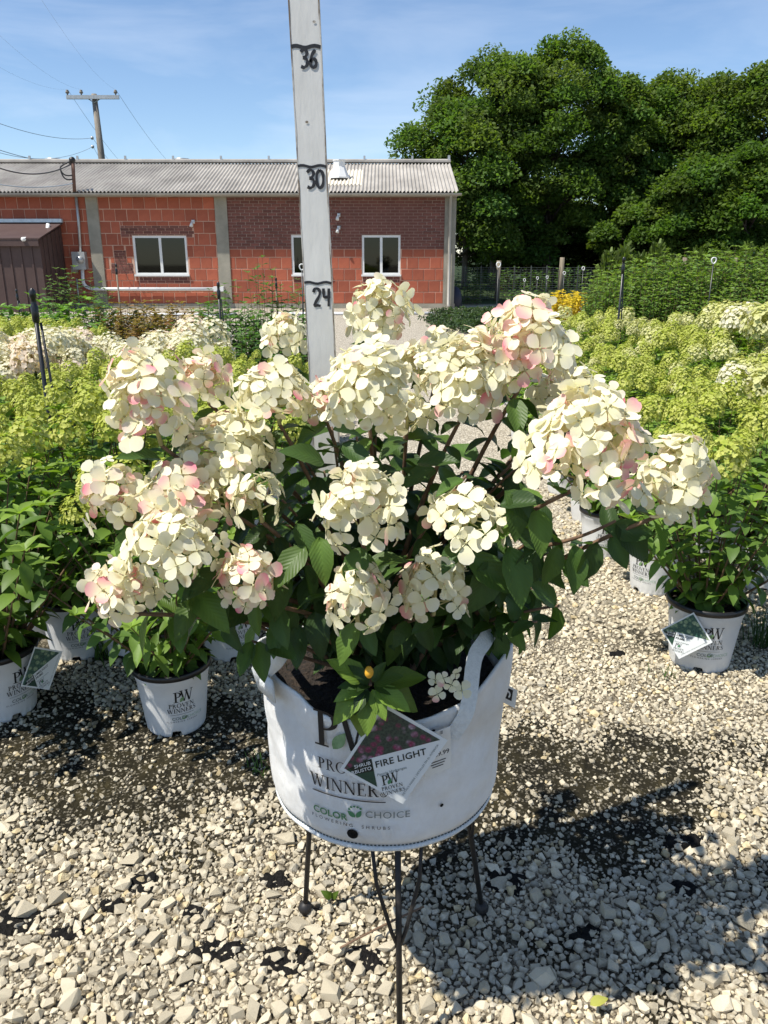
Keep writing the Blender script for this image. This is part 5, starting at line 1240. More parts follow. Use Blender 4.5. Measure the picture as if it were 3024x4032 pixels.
wpart('board', (np.array(V), Ff + Fs + [(0, 3, 2, 1), tuple(59 * 4 + a for a in range(4))]), M['wood'], ruler)
ew = []
for sd_ in (-1, 1):
    pts = []
    for z in zs:
        wv = max(.0004, .0013 + .0012 * mnoise.noise(Vector((sd_ * 3, 8, z * 26)))); xc = RW(z) * k + sd_ * hw
        pts += [(xc + sd_ * .0004, RD - ht - .0004, z), (xc - sd_ * wv, RD - ht - .0004, z)]
    ew.append((np.array(pts), [(2 * i, 2 * i + 1, 2 * i + 3, 2 * i + 2) if sd_ < 0 else (2 * i + 1, 2 * i, 2 * i + 2, 2 * i + 3) for i in range(59)]))
    wpart('worn_edge', ew[-1], M['woodedge'], ruler)
DG = {'3': [[(.08, .85), (.3, 1.0), (.55, .92), (.58, .74), (.42, .58), (.25, .54)], [(.25, .54), (.5, .5), (.62, .34), (.56, .12), (.34, .0), (.08, .06)]],
      '6': [[(.55, .98), (.28, .72), (.12, .38), (.16, .12), (.36, .0), (.56, .10), (.62, .30), (.48, .46), (.26, .44), (.14, .30)]],
      '0': [[(.34, 1.0), (.14, .82), (.08, .5), (.14, .16), (.34, .0), (.56, .16), (.62, .5), (.56, .84), (.34, 1.0)]],
      '2': [[(.08, .78), (.2, .97), (.44, .98), (.58, .80), (.5, .56), (.26, .26), (.1, .04)], [(.1, .04), (.36, .07), (.62, .03)]],
      '4': [[(.1, 1.0), (.12, .7), (.16, .52), (.62, .56)], [(.52, 1.0), (.5, .5), (.48, 0.0)]]}
for num, vy, hd_ in (('36', 101, 126), ('30', 359, 386), ('24', 611, 642)):
    pm = P(690, vy, D=RD - ht); xc = RW(pm[2]) * k
    rb = []
    nn_ = 10; yy = np.array([pm[2] + .0012 * math.sin(q) for q in range(nn_ + 1)]); xx = np.linspace(xc - hw + .0004, xc + hw - .0006, nn_ + 1)
    v, f = ribbon(np.stack([xx, yy], 1), .0048 if num == '36' else .0036)
    rb.append((v, f))
    top = P(690, hd_ - 19, D=RD - ht)[2]; bot = P(690, hd_ + 20, D=RD - ht)[2]; hgt = top - bot; w_ = hgt * .80
    for q, ch in enumerate(num):
        for stq in DG[ch]:
            pts = smooth2(stq, 5); pts = np.stack([xc - hw * .42 + (pts[:, 0] * .98 + q * .74) * w_ * .95, bot + pts[:, 1] * hgt], 1)
            rb.append(ribbon(pts, .0040 + .0006 * np.sin(np.arange(len(pts)) * .6)))
    V3, F3 = flat_join(rb, .00012)
    wpart('inch_mark', (np.stack([np.clip(V3[:, 0], xc - hw, xc + hw - .0003), RD - ht - .0006 - V3[:, 2], V3[:, 1]], 1), F3), M['ink'], ruler)
for vx, vy in ((1237 / S, 85 / S), (1208 / S, 480 / S)):
    c = P(vx, vy, D=RD - ht - .0008); wpart('nail_hole', (np.array([(c[0] + .0022 * math.cos(q * .628), c[1], c[2] + .0016 * math.sin(q * .628)) for q in range(10)]), [tuple(range(10))[::-1]]), M['woodedge'], ruler)

# ------------------------------------------------------------------ iron stand
zs_ = PB[2] - .006
feet = [G(660, 1972), G(1040, 1972), np.array([.026, .955, 0.0])]
stand = thing('plant_stand', 'black iron three legged plant stand carrying the grow bag', 'plant stand', (0.01, 1.14, 0))
ring = [(PB[0] + .150 * math.cos(a_), PB[1] + .150 * math.sin(a_), zs_) for a_ in np.linspace(0, 2 * math.pi, 49)]
wpart('ring', tube(ring, .0055, 6, False), M['iron'], stand, True)
for a_ in (0, math.pi / 3, 2 * math.pi / 3):
    d = np.array([math.cos(a_ + .3), math.sin(a_ + .3), 0]) * .15; wpart('cross_bar', tube([np.array([PB[0], PB[1], zs_ - .002]) - d, np.array([PB[0], PB[1], zs_ - .002]) + d], .0045, 6), M['iron'], stand, True)
for ft in feet:
    d = ft - np.array([PB[0], PB[1], 0]); d[2] = 0; d /= np.linalg.norm(d); sd_ = np.array([-d[1], d[0], 0])
    top = np.array([PB[0], PB[1], zs_]) + d * .150; ftp = ft + np.array([0, 0, .012])
    j = top + (ftp - top) * .52
    lg = [tube([top, top + (ftp - top) * .5, ftp], .0050, 8)]
    for s_ in (-1, 1):
        a0 = np.array([PB[0], PB[1], zs_]) + d * .140 + sd_ * s_ * .040
        a1 = top + (ftp - top) * .20 + sd_ * s_ * .034; a2 = top + (ftp - top) * .44 + sd_ * s_ * .011; lg.append(tube([a0, a1, a2, j], .0034, 6))
    leg = wpart('leg', join(*lg), M['iron'], stand, True)
    wpart('ball_foot', sphere(ft + np.array([0, 0, .014]), .0140, 12, 8), M['iron'], stand, True, parent=leg)

# ------------------------------------------------------------------ nursery pots and shrubs
PH, PRB, PRT = 0.205, 0.084, 0.106
def pot_r(z): return PRB + (PRT - PRB) * np.clip(z / PH, 0, 1)
def build_pot():
    n = 96; rows = [0, .006, .014, .022, .03, .05, .09, .13, .165, .17, .185, .19]
    V = []
    for zi, z in enumerate(rows):
        for k in range(n):
            a_ = 2 * math.pi * k / n; notch = (math.cos(a_ * 4 + .8) > .80)
            zz = z; r_ = pot_r(z) + (.0022 if z >= .17 else 0)
            if z < .02 and notch: zz = .017 + z * .2
            if .004 < z < .024: r_ -= .0022 * max(0, math.cos(a_ * 28))
            if z == 0: r_ -= .003
            V.append((r_ * math.sin(a_), -r_ * math.cos(a_), zz))
    m = len(rows); F = [(j * n + k, j * n + (k + 1) % n, (j + 1) * n + (k + 1) % n, (j + 1) * n + k) for j in range(m - 1) for k in range(n)]
    body = mesh_np('pot', V, F, M['pot'], True)
    rim = mesh_np('rim', *lathe([(PRT + .000, .188), (PRT + .006, .190), (PRT + .0065, .204), (PRT + .002, .207), (PRT - .004, .204), (PRT - .006, .17), (PRT - .012, .12)], 64), M['rim'], True)
    V, F = [], []
    for j in range(9):
        for k in range(28):
            rr = .099 * j / 8; a_ = 2 * math.pi * k / 28; V.append((rr * math.cos(a_), rr * math.sin(a_), .183 + .005 * mnoise.noise(Vector((rr * math.cos(a_) * 50, rr * math.sin(a_) * 50, 3)))))
    F = [(j * 28 + k, j * 28 + (k + 1) % 28, (j + 1) * 28 + (k + 1) % 28, (j + 1) * 28 + k) for j in range(8) for k in range(28)]
    soil = mesh_np('soil', V, F, M['soil'])
    h = .034; blk, line, grn, gry, fl, lf, cc = pw_print(h); zc = .118
    L1 = wrap(blk + line + fl, pot_r, zc, 0, .0008); L2 = wrap(grn, pot_r, zc, 0, .0008); L3 = wrap(lf + cc, pot_r, zc, 0, .0014); L4 = wrap(gry, pot_r, zc, 0, .0008)
    return dict(pot=body, rim=rim, soil=soil, lettering=mesh_np('lettering', *L1, M['blacktext']), green_lettering=mesh_np('green_lettering', *L2, M['greytext']), emblem=mesh_np('emblem', *L3, M['leafprint']), pale_lettering=mesh_np('pale_lettering', *L4, M['palegreen']))
POT = build_pot()
def pot_parts(root, detail, turn=0.0):
    o = obj('pot', POT['pot'], root, (0, 0, 0), (0, 0, turn))
    obj('rim', POT['rim'], o)
    if detail:
        obj('soil', POT['soil'], o)
        for k in ('lettering', 'green_lettering', 'emblem', 'pale_lettering'):
            for a_ in (0, 2.1, -2.1): obj(k, POT[k], o, (0, 0, 0), (0, 0, a_))
    return o
LOW = [leaf_tpl(4, 1, wr, fo, cu, .0, .0, k) for k, (wr, fo, cu) in enumerate([(.24, .22, .22), (.26, .14, .38), (.22, .25, .08)])]
def foliage(seed, nst, H, Rr, z0, ll, cols, pairs=6, whorl=5, upright=0.0, t0=.25, spread=.03, droop=.15, shape=.35, young=None):
    r = np.random.default_rng(seed); PT, DR, ZH, LN, CT, ST, TIPS = [], [], [], [], [], [], []
    for i in range(nst):
        a_ = i * 2.39996 + r.normal() * .3; k = math.sqrt((i + .5) / nst) if nst > 3 else r.random()
        tip = np.array([Rr * k * math.cos(a_), Rr * k * math.sin(a_), z0 + H * (1 - shape * k * k) * r.uniform(.80, 1.06)])
        base = np.array([spread * math.cos(a_) * (.4 + k), spread * math.sin(a_) * (.4 + k), z0 - .004])
        mid = base + (tip - base) * np.array([.35 + .4 * (1 - upright) * .5, .35 + .4 * (1 - upright) * .5, .6]); p = bez(base, mid, tip, 9)
        ST.append(tube(p, np.linspace(.0036, .0013, 9), 4, False)); T = np.gradient(p, axis=0)
        col = np.array(cols[r.integers(0, len(cols))]); TIPS.append((tip, T[-1] / np.linalg.norm(T[-1])))
        for j in range(pairs):
            t = t0 + (1 - t0) * (j + r.uniform(-.2, .2)) / pairs; q = min(8, max(0, t * 8)); kk = int(min(7, q)); pos = p[kk] + (p[kk + 1] - p[kk]) * (q - kk); tg = T[kk] / np.linalg.norm(T[kk])
            s_ = np.cross(tg, [math.cos(j * 1.57 + i), math.sin(j * 1.57 + i), .1]); s_ /= np.linalg.norm(s_) + 1e-9
            for sg in (-1, 1):
                PT.append(pos); DR.append(s_ * sg + tg * .35 + np.array([0, 0, -droop]) + r.normal(size=3) * .2); ZH.append(np.array([0, 0, 1.0]) + r.normal(size=3) * .3); LN.append(ll * r.uniform(.7, 1.15)); CT.append(col * r.uniform(.75, 1.2))
        for j in range(whorl):
            b = j * 6.28 / whorl + i; PT.append(tip); DR.append(np.array([math.cos(b), math.sin(b), .55]) + r.normal(size=3) * .15); ZH.append(np.array([0, 0, 1.0]) + r.normal(size=3) * .2); LN.append(ll * r.uniform(.5, .8)); CT.append((np.array(young) if young is not None else col * 1.35) * r.uniform(.85, 1.2))
    PT, DR, ZH, LN, CT = map(np.array, (PT, DR, ZH, LN, CT)); Mx = frames(DR, ZH) * LN[:, None, None]
    which = r.integers(0, len(LOW), len(PT)); VV, FF, CC, off = [], [], [], 0
    for w_ in range(len(LOW)):
        s_ = which == w_; tv, tf, uv = LOW[w_]; V, F = replicate(tv, tf, Mx[s_], PT[s_]); VV.append(V); FF.append(F + off); off += len(V); CC.append(np.repeat(CT[s_], len(tv), 0))
    return mesh_np('foliage', np.concatenate(VV), np.concatenate(FF), M['shrubleaf'], True, np.concatenate(CC)), mesh_np('stems', *join(*ST), M['shrubstem'], True), TIPS
kv = np.array([(0, 0, 0), (.28, .30, .05), (.16, .55, .09), (-.16, .55, .09), (-.28, .30, .05)]); kf = np.array([(0, 1, 4), (1, 2, 4), (2, 3, 4)])
def small_head(seed, w_, h_, n, fl, cA, cB, bud=None):
    """a panicle of many small florets, tip at +z"""
    r = np.random.default_rng(seed); PT, NR = [], []
    lob = r.uniform(0, 6.28, 3)
    for i in range(n):
        t = (i + .5) / n; el = math.pi * (.02 + .60 * math.sqrt(t)); ph = i * 2.39996 + r.normal() * .3
        k = r.uniform(.88, 1.04) * (1 + .14 * math.sin(3 * ph + lob[0]) + .1 * math.sin(5 * el + lob[1] + ph))
        PT.append((w_ / 2 * math.sin(el) * math.cos(ph) * k, w_ / 2 * math.sin(el) * math.sin(ph) * k, h_ * (.55 * math.cos(el) + .35) * r.uniform(.9, 1.08)))
        NR.append(np.array([math.sin(el) * math.cos(ph), math.sin(el) * math.sin(ph), math.cos(el) + .35]) + r.normal(size=3) * .24)
    PT, NR = np.array(PT), np.array(NR); NR /= np.linalg.norm(NR, axis=1)[:, None]
    Y = np.cross(NR, r.normal(size=NR.shape)); base = frames(Y, NR); sc = fl * r.uniform(.75, 1.2, n)
    mixk = r.random((n, 1)) ** 1.2; zz = (PT[:, 2:3] / h_); col = np.array([cA]) * (1 - mixk) + np.array([cB]) * mixk
    if bud is not None: k = np.clip((zz - .55) * 2.2, 0, 1); col = col * (1 - k * .8) + np.array([bud]) * k * .8
    VV, FF, CC, off = [], [], [], 0
    for q in range(4):
        a_ = q * math.pi / 2; Rz = np.array([[math.cos(a_), -math.sin(a_), 0], [math.sin(a_), math.cos(a_), 0], [0, 0, 1]])
        V, F = replicate(kv @ Rz.T, kf, base * sc[:, None, None], PT); VV.append(V); FF.append(F + off); off += len(V); CC.append(np.repeat(col * r.uniform(.93, 1.07, (n, 1)), len(kv), 0))
    return mesh_np('flower_head', np.concatenate(VV), np.concatenate(FF), M['limepetal'], True, np.concatenate(CC))
LIME_A, LIME_B, LIMEBUD = (0.40, 0.45, 0.06), (0.61, 0.61, 0.19), (0.31, 0.39, 0.04)
HL = [small_head(700 + k, .080, .100, 210, .0108, LIME_A, LIME_B, LIMEBUD) for k in range(5)]
HLP = [small_head(720 + k, .098, .105, 210, .0122, (0.56, 0.56, 0.20), (0.72, 0.69, 0.42), (.45, .48, .10)) for k in range(4)]
HW = [small_head(740 + k, .125, .12, 170, .0170, (0.74, 0.70, 0.50), (0.78, 0.74, 0.62), None) for k in range(4)] + [small_head(750 + k, .115, .11, 120, .017, (0.76, 0.62, 0.50), (0.78, 0.68, 0.58), None) for k in range(2)]
GRN = [(0.105, 0.185, 0.030), (0.125, 0.210, 0.032), (0.085, 0.155, 0.030)]
YNG = (0.19, 0.29, 0.045)
FV = [foliage(800 + k, 34, .46, .32, .185, .056, GRN, 9, 6, young=YNG, t0=.08) for k in range(6)]
FVW = [foliage(820 + k, 22, .42, .28, .185, .070, [(0.045, 0.095, 0.022), (0.055, 0.11, 0.024)], 6, 4) for k in range(2)]
def shrub(name, label, cat, loc, group, fv, heads, nh, pot=True, detail=False, turn=0.0, scale=1.0, pot_turn=0.0, seed=0, hs=1.0, fs=1.0):
    r = np.random.default_rng(seed); t = thing(name, label, cat, tuple(loc), group, turn); t.scale = (scale,) * 3
    if pot: pot_parts(t, detail, pot_turn - turn)
    fo, stm, tips = fv
    z0 = .185 * (1 - fs)
    stuff(obj('foliage', fo, t, (0, 0, z0), None, fs)); stuff(obj('stems', stm, t, (0, 0, z0), None, fs))
    tp_ = sorted(tips, key=lambda q: -q[0][2])[:nh]
    for p, d in tp_:
        d = d * .6 + np.array([0, 0, .6]) + r.normal(size=3) * .12; d /= np.linalg.norm(d); a_ = Vector(d).to_track_quat('Z', 'Y').to_euler()
        obj('flower_head', heads[int(r.integers(0, len(heads)))], t, p * fs + np.array([0, 0, z0]) + d * .012 + r.normal(size=3) * .008, a_, hs * r.uniform(.62, 1.30))
    return t
gl = 'lime flowering hydrangeas in the bed on the shed side'; gr_ = 'lime flowering hydrangeas in the bed on the tree side'
lab_l = 'lime-green hydrangea bush in the massed bed on the shed side'
lab_r = 'lime-yellow hydrangea bush in the massed bed on the tree side'
def gp(vx, vy): g = G(vx, vy); return np.array([g[0], g[1] + .085, 0])
def face(p): return math.atan2(-p[0], p[1])
cnt = 0
# pots that show their print
SPEC = [('A', (365, 1596), 'hydrangea in white printed pot closest to the grow bag, fresh light sprigs over its rim', .95, .16, 6, True),
        ('B', (-18, 1566), 'hydrangea in white printed pot with a faded leaning tag on it', 1.0, .50, 8, True),
        ('C', (150, 1432), 'hydrangea in white printed pot with grass growing at its foot', 1.0, .05, 8, True),
        ('D', (492, 1432), 'hydrangea in white printed pot directly behind the grow bag handle on the shed side', 1.0, .25, 5, True),
        ('I', (268, 1428), 'hydrangea in white printed pot between the grassy pot and the grow bag', 1.0, -.3, 7, True),
        ('E', (1531, 1455), 'lime hydrangea in white printed pot with a crisp diamond tag hung on it', 1.08, .22, 9, True),
        ('F', (1312, 1208), 'hydrangea in white pot behind the branch with hanging leaves', 1.0, .1, 7, True),
        ('G', (1425, 1290), 'hydrangea in white pot half hidden behind the tagged pot', 1.0, -.6, 8, True),
        ('H', (1668, 1282), 'hydrangea in white pot just behind a grass tuft, next to the tagged pot', 1.0, .3, 9, True)]
POTS = {}
for nm, (vx, vy), lab, sc, trn, nh, dt in SPEC:
    p = gp(vx, vy); POTS[nm] = p
    shrub('potted_hydrangea', lab, 'hydrangea', p, 'white pots along the aisle', FV[cnt % 6], HL, nh, True, True, cnt * 1.3, sc, face(p) + trn, cnt, 1.0, {'A': 1.1, 'B': 1.3, 'C': 1.35, 'D': 1.15, 'I': 1.25}.get(nm, 1.05)); cnt += 1
def bed(rows, x_in, side, label, group, heads, fvs, nh, scl=(0.9, 1.08), xmax=99, skip=None, hs=1.0):
    global cnt
    for iy, y in enumerate(rows):
        lim = .50 * (y * CP + .8 * SP) + .25; x = x_in
        while abs(x) < min(lim, xmax):
            px, py = x + rng.normal() * .05, y + rng.normal() * .05
            if not (skip and skip(px, py)):
                shrub('potted_hydrangea', (label.replace('in the massed bed', 'bordering the gravel aisle') if x == x_in and 'massed' in label else label.replace('in the massed bed', 'in the rear of the massed bed') if y > 5.2 else label), 'hydrangea', (px, py, 0), group, fvs[cnt % len(fvs)], heads, nh, True, False, rng.uniform(0, 6.28), rng.uniform(*scl), 0, cnt, hs); cnt += 1
            x += side * .46
bed([1.95], -1.35, -1, lab_l, gl, HL, FV, 9, xmax=1.5)
bed([2.42, 2.82, 3.2, 3.6], -.74, -1, lab_l, gl, HL, FV, 10)
bed([3.95, 4.4], -.62, -1, lab_l, gl, HL + HLP[:1], FV, 12, skip=lambda x, y: x < -1.7 and y > 4.2)
bed([4.9, 5.4, 5.9], -.55, -1, 'low lime flowering hydrangea bush between the cream row and the gravel aisle', 'low lime hydrangeas by the aisle', HL, FV, 11, (.62, .74), xmax=1.15)
bed([4.85, 5.35], -1.42, -1, 'cream-white flowering hydrangea bush in the pale band behind the lime bushes', 'cream white hydrangeas behind the lime ones', HW, FVW, 18, (1.02, 1.14), hs=1.25)
bed([6.0, 6.6], -2.5, -1, 'yellow-lime hydrangea bush behind the cream-white band, near the shed', 'lime hydrangeas behind the cream band', HL, FV, 15, (1.0, 1.1))
bed([2.2], 1.48, 1, lab_r, gr_, HL, FV, 10, xmax=1.6)
bed([2.75], 2.0, 1, lab_r, gr_, HL, FV, 12, xmax=2.3)
bed([3.2], 1.42, 1, lab_r, gr_, HL, FV, 11)
bed([3.65, 4.1, 4.55, 5.0], .98, 1, lab_r, gr_, HL + HLP[:1], FV, 9, (.95, 1.1))
bed([5.45, 5.9, 6.4, 6.9], 1.05, 1, lab_r, gr_, HL + HLP[:3], FV, 12, (.98, 1.12))
# a few paler taller ones
for vx, vy, D in ((1575, 720, 5.6), (1655, 720, 5.0), (1655, 860, 3.6)):
    p = P(vx, vy, D=D); shrub('potted_hydrangea', 'hydrangea bush with one large creamy cone standing above the lime bushes', 'hydrangea', (p[0], D, 0), 'creamy cone hydrangeas among the lime bed', FV[2], HLP + HW[:1], 9, True, False, 1.0, max(.8, min(1.25, (p[2] + .02) / .62)), 0, 990 + vx, 1.5)
p = P(8, 800, D=4.0)
shrub('burgundy_shrub', 'dark burgundy leaved shrub beside the cream-white flowers', 'shrub', (p[0], 4.0, 0), None, foliage(850, 14, .48, .2, .185, .07, [(0.045, 0.012, 0.014), (0.06, 0.016, 0.018)], 6, 4, young=(.06, .016, .018)), HL, 0)
# back rows: other shrubs
def back(name, label, group, kind, spots, H, Rr, ll, cols, seed, nst=26, pairs=8, young=None, upright=.6, shape=.25, nv=2, heads=None, nh=0, cat='shrub'):
    vs = [foliage(seed + k, nst, H, Rr, 0.02, ll, cols, pairs, 4, upright, .1, Rr * .45, .1, shape, young) for k in range(nv)]
    for i, (x, y, sc) in enumerate(spots): shrub(name, label, cat, (x, y, 0), group, vs[i % nv], heads or HL, nh, False, False, rng.uniform(0, 6.28), sc, 0, seed + i)
def X(vx, D): return (vx - 829.5) * S / FPX * (D * CP + .3)
back('leafy_shrub', 'fine-leaved green shrub in the row before the brick wall', 'fine leaved green shrubs', 0, [(X(v, D), D, sc) for v, D, sc in ((455, 7.2, 1.0), (510, 7.4, 1.05), (565, 7.2, 1.0), (620, 7.5, .95), (665, 7.3, .85), (430, 6.7, .8), (540, 6.6, .8), (600, 6.7, .75))],   .78, .34, .062, [(0.07, 0.15, 0.03), (0.055, 0.12, 0.025), (0.09, 0.17, 0.035)], 860, 40, 12)
back('rusty_shrub', 'rust-tinged olive shrub in the row before the shed and window', 'rust tinged shrubs', 0, [(X(v, D), D, sc) for v, D, sc in ((250, 8.6, 1.0), (300, 8.8, 1.0), (350, 8.6, 1.02), (400, 8.8, 1.0), (275, 8.2, .85), (375, 8.1, .85), (325, 8.2, .85))],   .72, .38, .065, [(0.17, 0.125, 0.03), (0.12, 0.12, 0.03), (0.20, 0.11, 0.035)], 870, 40, 12, young=(.22, .15, .04))
back('broadleaf_shrub', 'broad-leaved bright green shrub in front of the brown shed', 'broad leaved shrubs by the shed', 0, [(X(v, D), D, sc) for v, D, sc in ((20, 8.2, 1.0), (80, 8.4, 1.05), (140, 8.3, 1.0), (195, 8.6, 1.0), (50, 7.6, .85), (120, 7.6, .85), (180, 7.7, .8))], .78, .36, .11, [(0.10, 0.19, 0.03), (0.075, 0.15, 0.03), (0.13, 0.23, 0.035)], 880, 22, 6)
back('upright_weed', 'tall upright green weed growing between the beds and the building', 'tall weeds before the building', 0, [(X(v, D), D, sc) for v, D, sc in ((130, 10.5, 1.1), (165, 10.4, 1.15), (205, 10.4, 1.05), (500, 9.4, 1.0), (575, 9.2, 1.25), (470, 9.0, .95), (640, 9.3, 1.0), (610, 9.2, .95), (230, 9.9, .95))], .95, .16, .07, [(0.06, 0.12, 0.03), (0.08, 0.13, 0.03)], 890, 9, 9, cat='weed')
back('privet_bush', 'tall dense fresh-green bush in the hedge-like row behind the lime bed', 'tall green bushes behind the lime bed', 0, [(X(v, D), D, sc) for v, D, sc in ((1308, 8.6, .84), (1352, 8.8, .95), (1400, 8.7, .98), (1455, 8.8, 1.0), (1510, 8.6, 1.0), (1570, 8.8, 1.02), (1630, 8.7, 1.03), (1690, 8.6, 1.0), (1330, 9.5, .92), (1430, 9.6, 1.0), (1540, 9.5, 1.05), (1650, 9.4, 1.05), (1375, 8.2, .8), (1480, 8.1, .8), (1590, 8.0, .8))], 1.22, .40, .066, [(0.115, 0.195, 0.034), (0.095, 0.165, 0.032), (0.13, 0.215, 0.038)], 900, 46, 16, upright=.9, shape=.12, cat='bush', young=(.17, .25, .045))
def conifer(seed, H, Rr):
    r = np.random.default_rng(seed); n = 2600
    z = H * (1 - np.sqrt(r.random(n))) ; a_ = r.uniform(0, 6.28, n); q = Rr * (1 - z / H) ** .6 * np.sqrt(r.uniform(.35, 1, n)) * (1 + .15 * np.sin(5 * a_ + 9 * z))
    PT = np.stack([q * np.cos(a_), q * np.sin(a_), z + .05], 1); DR = np.stack([np.cos(a_) * .5, np.sin(a_) * .5, np.ones(n)], 1) + r.normal(size=(n, 3)) * .3
    tv, tf, _ = LOW[2]; tv2 = tv[[0, 3, 4, 5, 6, 7, 8, 9, 10, 11, 14]] if False else tv
    qd = np.array([(-.25, 0, 0), (.25, 0, 0), (.12, 1, 0), (-.12, 1, 0)]); V, F = replicate(qd, np.array([(0, 1, 2, 3)]), frames(DR, r.normal(size=(n, 3))) * r.uniform(.05, .10, n)[:, None, None], PT)
    return mesh_np('foliage', V, F, M['shrubleaf'], False, np.repeat(np.array([[0.085, 0.125, 0.02]]) * r.uniform(.6, 1.4, (n, 1)), 4, 0))
cv = [conifer(910 + k, 1.32, .34) for k in range(3)]
cst = mesh_np('stem', *tube([(0, 0, 0), (0, 0, 1.1)], [.03, .008], 6), M['shrubstem'])
for i, vx in enumerate((1308, 1335, 1368, 1405, 1448, 1495, 1540, 1585, 1632, 1680)):
    t = thing('arborvitae', 'pointed olive-green arborvitae in the row behind the tall green bushes', 'conifer', (X(vx, 11.6), 11.6 + rng.normal() * .15, 0), 'arborvitae row', rng.uniform(0, 6)); t.scale = (1, 1, rng.uniform(.9, 1.04)); stuff(obj('foliage', cv[i % 3], t)); obj('stem', cst, t)
back('golden_shrub', 'low golden-yellow shrub near the wire fence', None, 0, [(X(1222, 14), 14, 1.0)], .60, .62, .09, [(0.58, 0.42, 0.03), (0.50, 0.38, 0.03)], 920, 90, 12, young=(.64, .48, .04), nv=1)
back('fence_weed', 'green weed clump growing at the foot of the wire fence', 'weeds at the fence', 0, [(X(v, D), D, sc) for v, D, sc in ((1130, 16, 1.0), (1160, 17, .8), (1020, 21, .9), (1285, 14, .8), (1000, 23.5, 1.3), (1045, 23.6, 1.2), (1095, 23.8, 1.4), (1150, 23.5, 1.3), (1195, 23.7, 1.4), (1240, 23.6, 1.5))], .62, .42, .075, [(0.06, 0.12, 0.025), (0.08, 0.14, 0.03)], 925, 22, 6, cat='weed')
jun = [foliage(930 + k, 60, .16, .75, .02, .07, [(0.035, 0.065, 0.025), (0.045, 0.08, 0.028)], 8, 4, 0, .1, .3, -.1, .5, (.06, .10, .035)) for k in range(2)]
for i, (vx, D) in enumerate(((1010, 13.8), (1075, 14.0), (985, 15.3), (1045, 15.4), (1105, 15.6), (1000, 17.2), (1070, 17.2), (1130, 17.4))):
    shrub('juniper', 'low spreading dark juniper in the patch at the end of the aisle', 'juniper', (X(vx, D), D, 0), 'spreading junipers', jun[i % 2], HL, 0, False, False, rng.uniform(0, 6), 1.0, 0, i)
# ------------------------------------------------------------------ irrigation stakes
def stake(label, vx, vt, D, ringtop=False, rad=.0085, twin=True, group=None, rust=False):
    p = P(vx, vt, D=D); t = thing('irrigation_stake', label, 'irrigation stake', (p[0], D, 0), group)
    mt = M['postwood'] if rust else M['blackpipe']
    wpart('riser', tube([(p[0], D, 0), (p[0], D, p[2] - .03)], rad, 8), mt, t, True)
    if twin: wpart('support_rod', tube([(p[0] + .055, D + .01, 0), (p[0] + .012, D + .01, p[2] - .12)], rad * .55, 6), mt, t, True)
    if ringtop:
        rg = [(p[0] + .022 * math.sin(a_) * (1 + .25 * math.cos(a_)), D, p[2] + .028 * math.cos(a_)) for a_ in np.linspace(0, 6.283, 21)]
        wpart('white_loop', tube(rg, .0065, 6, False), M['whitemetal'], t, True)
    else:
        wpart('sprinkler_head', lathe([(.009, -.12), (.013, -.115), (.014, -.06), (.010, -.055), (.010, -.03), (.013, -.028), (.012, -.006), (.004, .004)], 10, (p[0], D, p[2])), M['blackpipe'], t, True)
stake('tall black irrigation stake among the lime bushes near the shed', 69, 625, 3.0)
stake('tall black irrigation stake behind the grow bag plant, before the window', 471, 610, 6.2)
stake('tall black irrigation stake standing in the lime bed on the tree side', 1348, 556, 6.4)
stake('thin rusty stake below the small brick patch', 250, 570, 9.6, rad=.010, twin=False, rust=True)
stake('thin rusty stake beside the tall weed before the brick wall', 596, 600, 9.4, rad=.010, twin=False, rust=True)
stake('short dark stake standing in front of the brown shed', 35, 625, 9.0)
for vx, vy, D, lb in ((652, 577, 8.0, 'stake with white loop showing against the window by the measuring stick'), (1077, 572, 9.5, 'stake with white loop standing before the first fence post'), (1542, 563, 8.0, 'stake with white loop above the tall green bushes'),
    (1260, 580, 14, 'small white loop stake by the golden shrub'), (1219, 590, 15, 'small white loop stake at the second fence post'), (1182, 599, 17, 'distant white loop stake before the fence mesh'), (1161, 601, 17, 'distant white loop stake before the fence mesh'), (1133, 605, 17, 'distant white loop stake before the fence mesh')):
    stake(lb, vx, vy, D, True, .006, False, 'stakes with white loops')
# ------------------------------------------------------------------ tags on the small pots
def pot_tag(nm, label, sc, L0, B0, R0, off, title):
    """corners given as (angle-ish x offset, height) on a plane before the pot, in metres"""
    p = POTS[nm]; f = face(p); rt = np.array([math.cos(f), math.sin(f), 0]); fw = np.array([math.sin(f), -math.cos(f), 0])
    def q(x, z, d): return p + rt * x + np.array([0, 0, z]) + fw * (off + d)
    Lc, Bc, Rc = q(*L0), q(*B0), q(*R0); plant_tag(label, Lc, Rc, Lc + Rc - Bc, Bc, title, M['limephoto'], (.125,))
pot_tag('E', 'diamond plant tag with lime flower picture hung on the printed pot', 1.08, (-.118, .138, -.012), (-.055, .058, .004), (.032, .134, .006), .128, ['LIMELIGHT', 'PRIME'])
pot_tag('B', 'faded diamond plant tag leaning off the printed pot', 1.0, (.045, .115, .004), (.115, .075, -.012), (.165, .175, -.03), .105, ['LIMELIGHT', 'PRIME'])
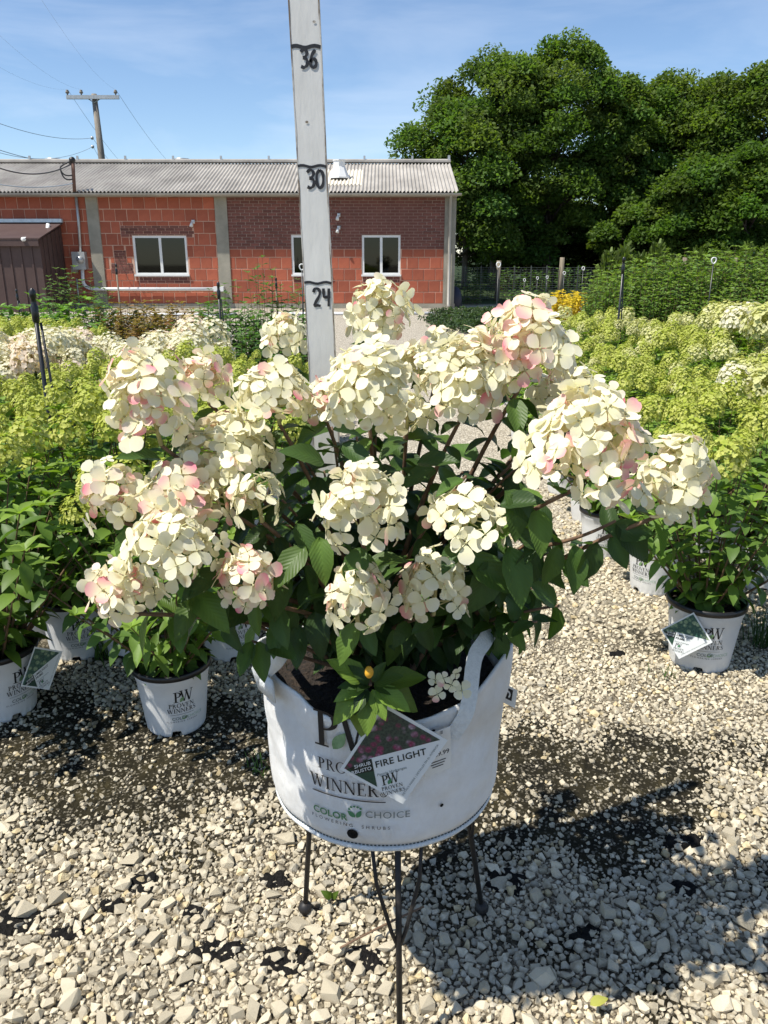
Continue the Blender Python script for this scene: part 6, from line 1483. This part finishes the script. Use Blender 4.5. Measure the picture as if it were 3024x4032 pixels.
# ------------------------------------------------------------------ small things on the ground
def tuft(label, vx, vy, n, h, seed, col=(0.06, 0.12, 0.025), group='grass tufts by the pots'):
    r = np.random.default_rng(seed); c = G(vx, vy); VV, FF = [], []
    for i in range(n):
        a_ = r.uniform(0, 6.28); l = h * r.uniform(.5, 1.1); sp_ = r.uniform(.15, .8); b = np.array([r.normal() * .02, r.normal() * .02, 0]); d = np.array([math.cos(a_), math.sin(a_), 0]); s_ = np.array([-d[1], d[0], 0]) * .0022
        pts = [b, b + d * l * sp_ * .3 + (0, 0, l * .5), b + d * l * sp_ * .75 + (0, 0, l * .8), b + d * l * sp_ * 1.1 + (0, 0, l * .85)]; k = len(VV)
        for j, q in enumerate(pts): VV += [q - s_ * (1 - j / 3.2), q + s_ * (1 - j / 3.2)]
        FF += [(k + 2 * j, k + 2 * j + 1, k + 2 * j + 3, k + 2 * j + 2) for j in range(3)]
    tag(obj('grass_tuft', mesh_np('grass_tuft', np.array(VV), FF, M['shrubleaf'], True, np.repeat([col], len(VV), 0)), None, c), label, 'grass', group)
tuft('thin grass tuft at the foot of the white pot with shaded print', 225, 1425, 26, .14, 1); tuft('dense dark grass tuft beside the tagged white pot', 1648, 1395, 60, .17, 2, (0.035, 0.075, 0.018)); tuft('small grass tuft in the gravel below the tagged white pot', 1440, 1462, 12, .05, 3)
tuft('short weed tuft in the gravel just behind the grow bag', 563, 1660, 14, .05, 4)
sd0 = thing('seedling', 'tiny green seedling sprouting from the gravel beside the stand foot', 'seedling', tuple(G(716, 1945)))
for k, (dx, dz, l) in enumerate(((-.02, .03, .03), (.008, .016, .026), (.002, .03, .02))):
    o = obj('leaf', LMY[k], sd0, (0, 0, .006), euler_from(frames(np.array([[dx, -.01, dz]]), np.array([[.2, -.6, .6]]))[0]), l)
a, b = G(735, 2068) + (0, 0, .022), G(915, 1985) + (0, 0, .030)
tag(obj('twig', mesh_np('twig', *tube(bez(a, (a + b) / 2 + (.01, .0, .012), b, 8), .0022, 5), M['stem'], True)), 'thin dry twig lying on the gravel across the front stand leg', 'twig')
c = G(1272, 2198); tag(obj('fallen_leaf', mesh_np('fallen_leaf', LT[0][0], LT[0][1], M['shrubleaf'], True, np.repeat([[.42, .42, .10]], len(LT[0][0]), 0)), None, c + (0, 0, .028), (.2, .1, -1.2), .036), 'yellowed leaf fallen on the shaded gravel', 'leaf')
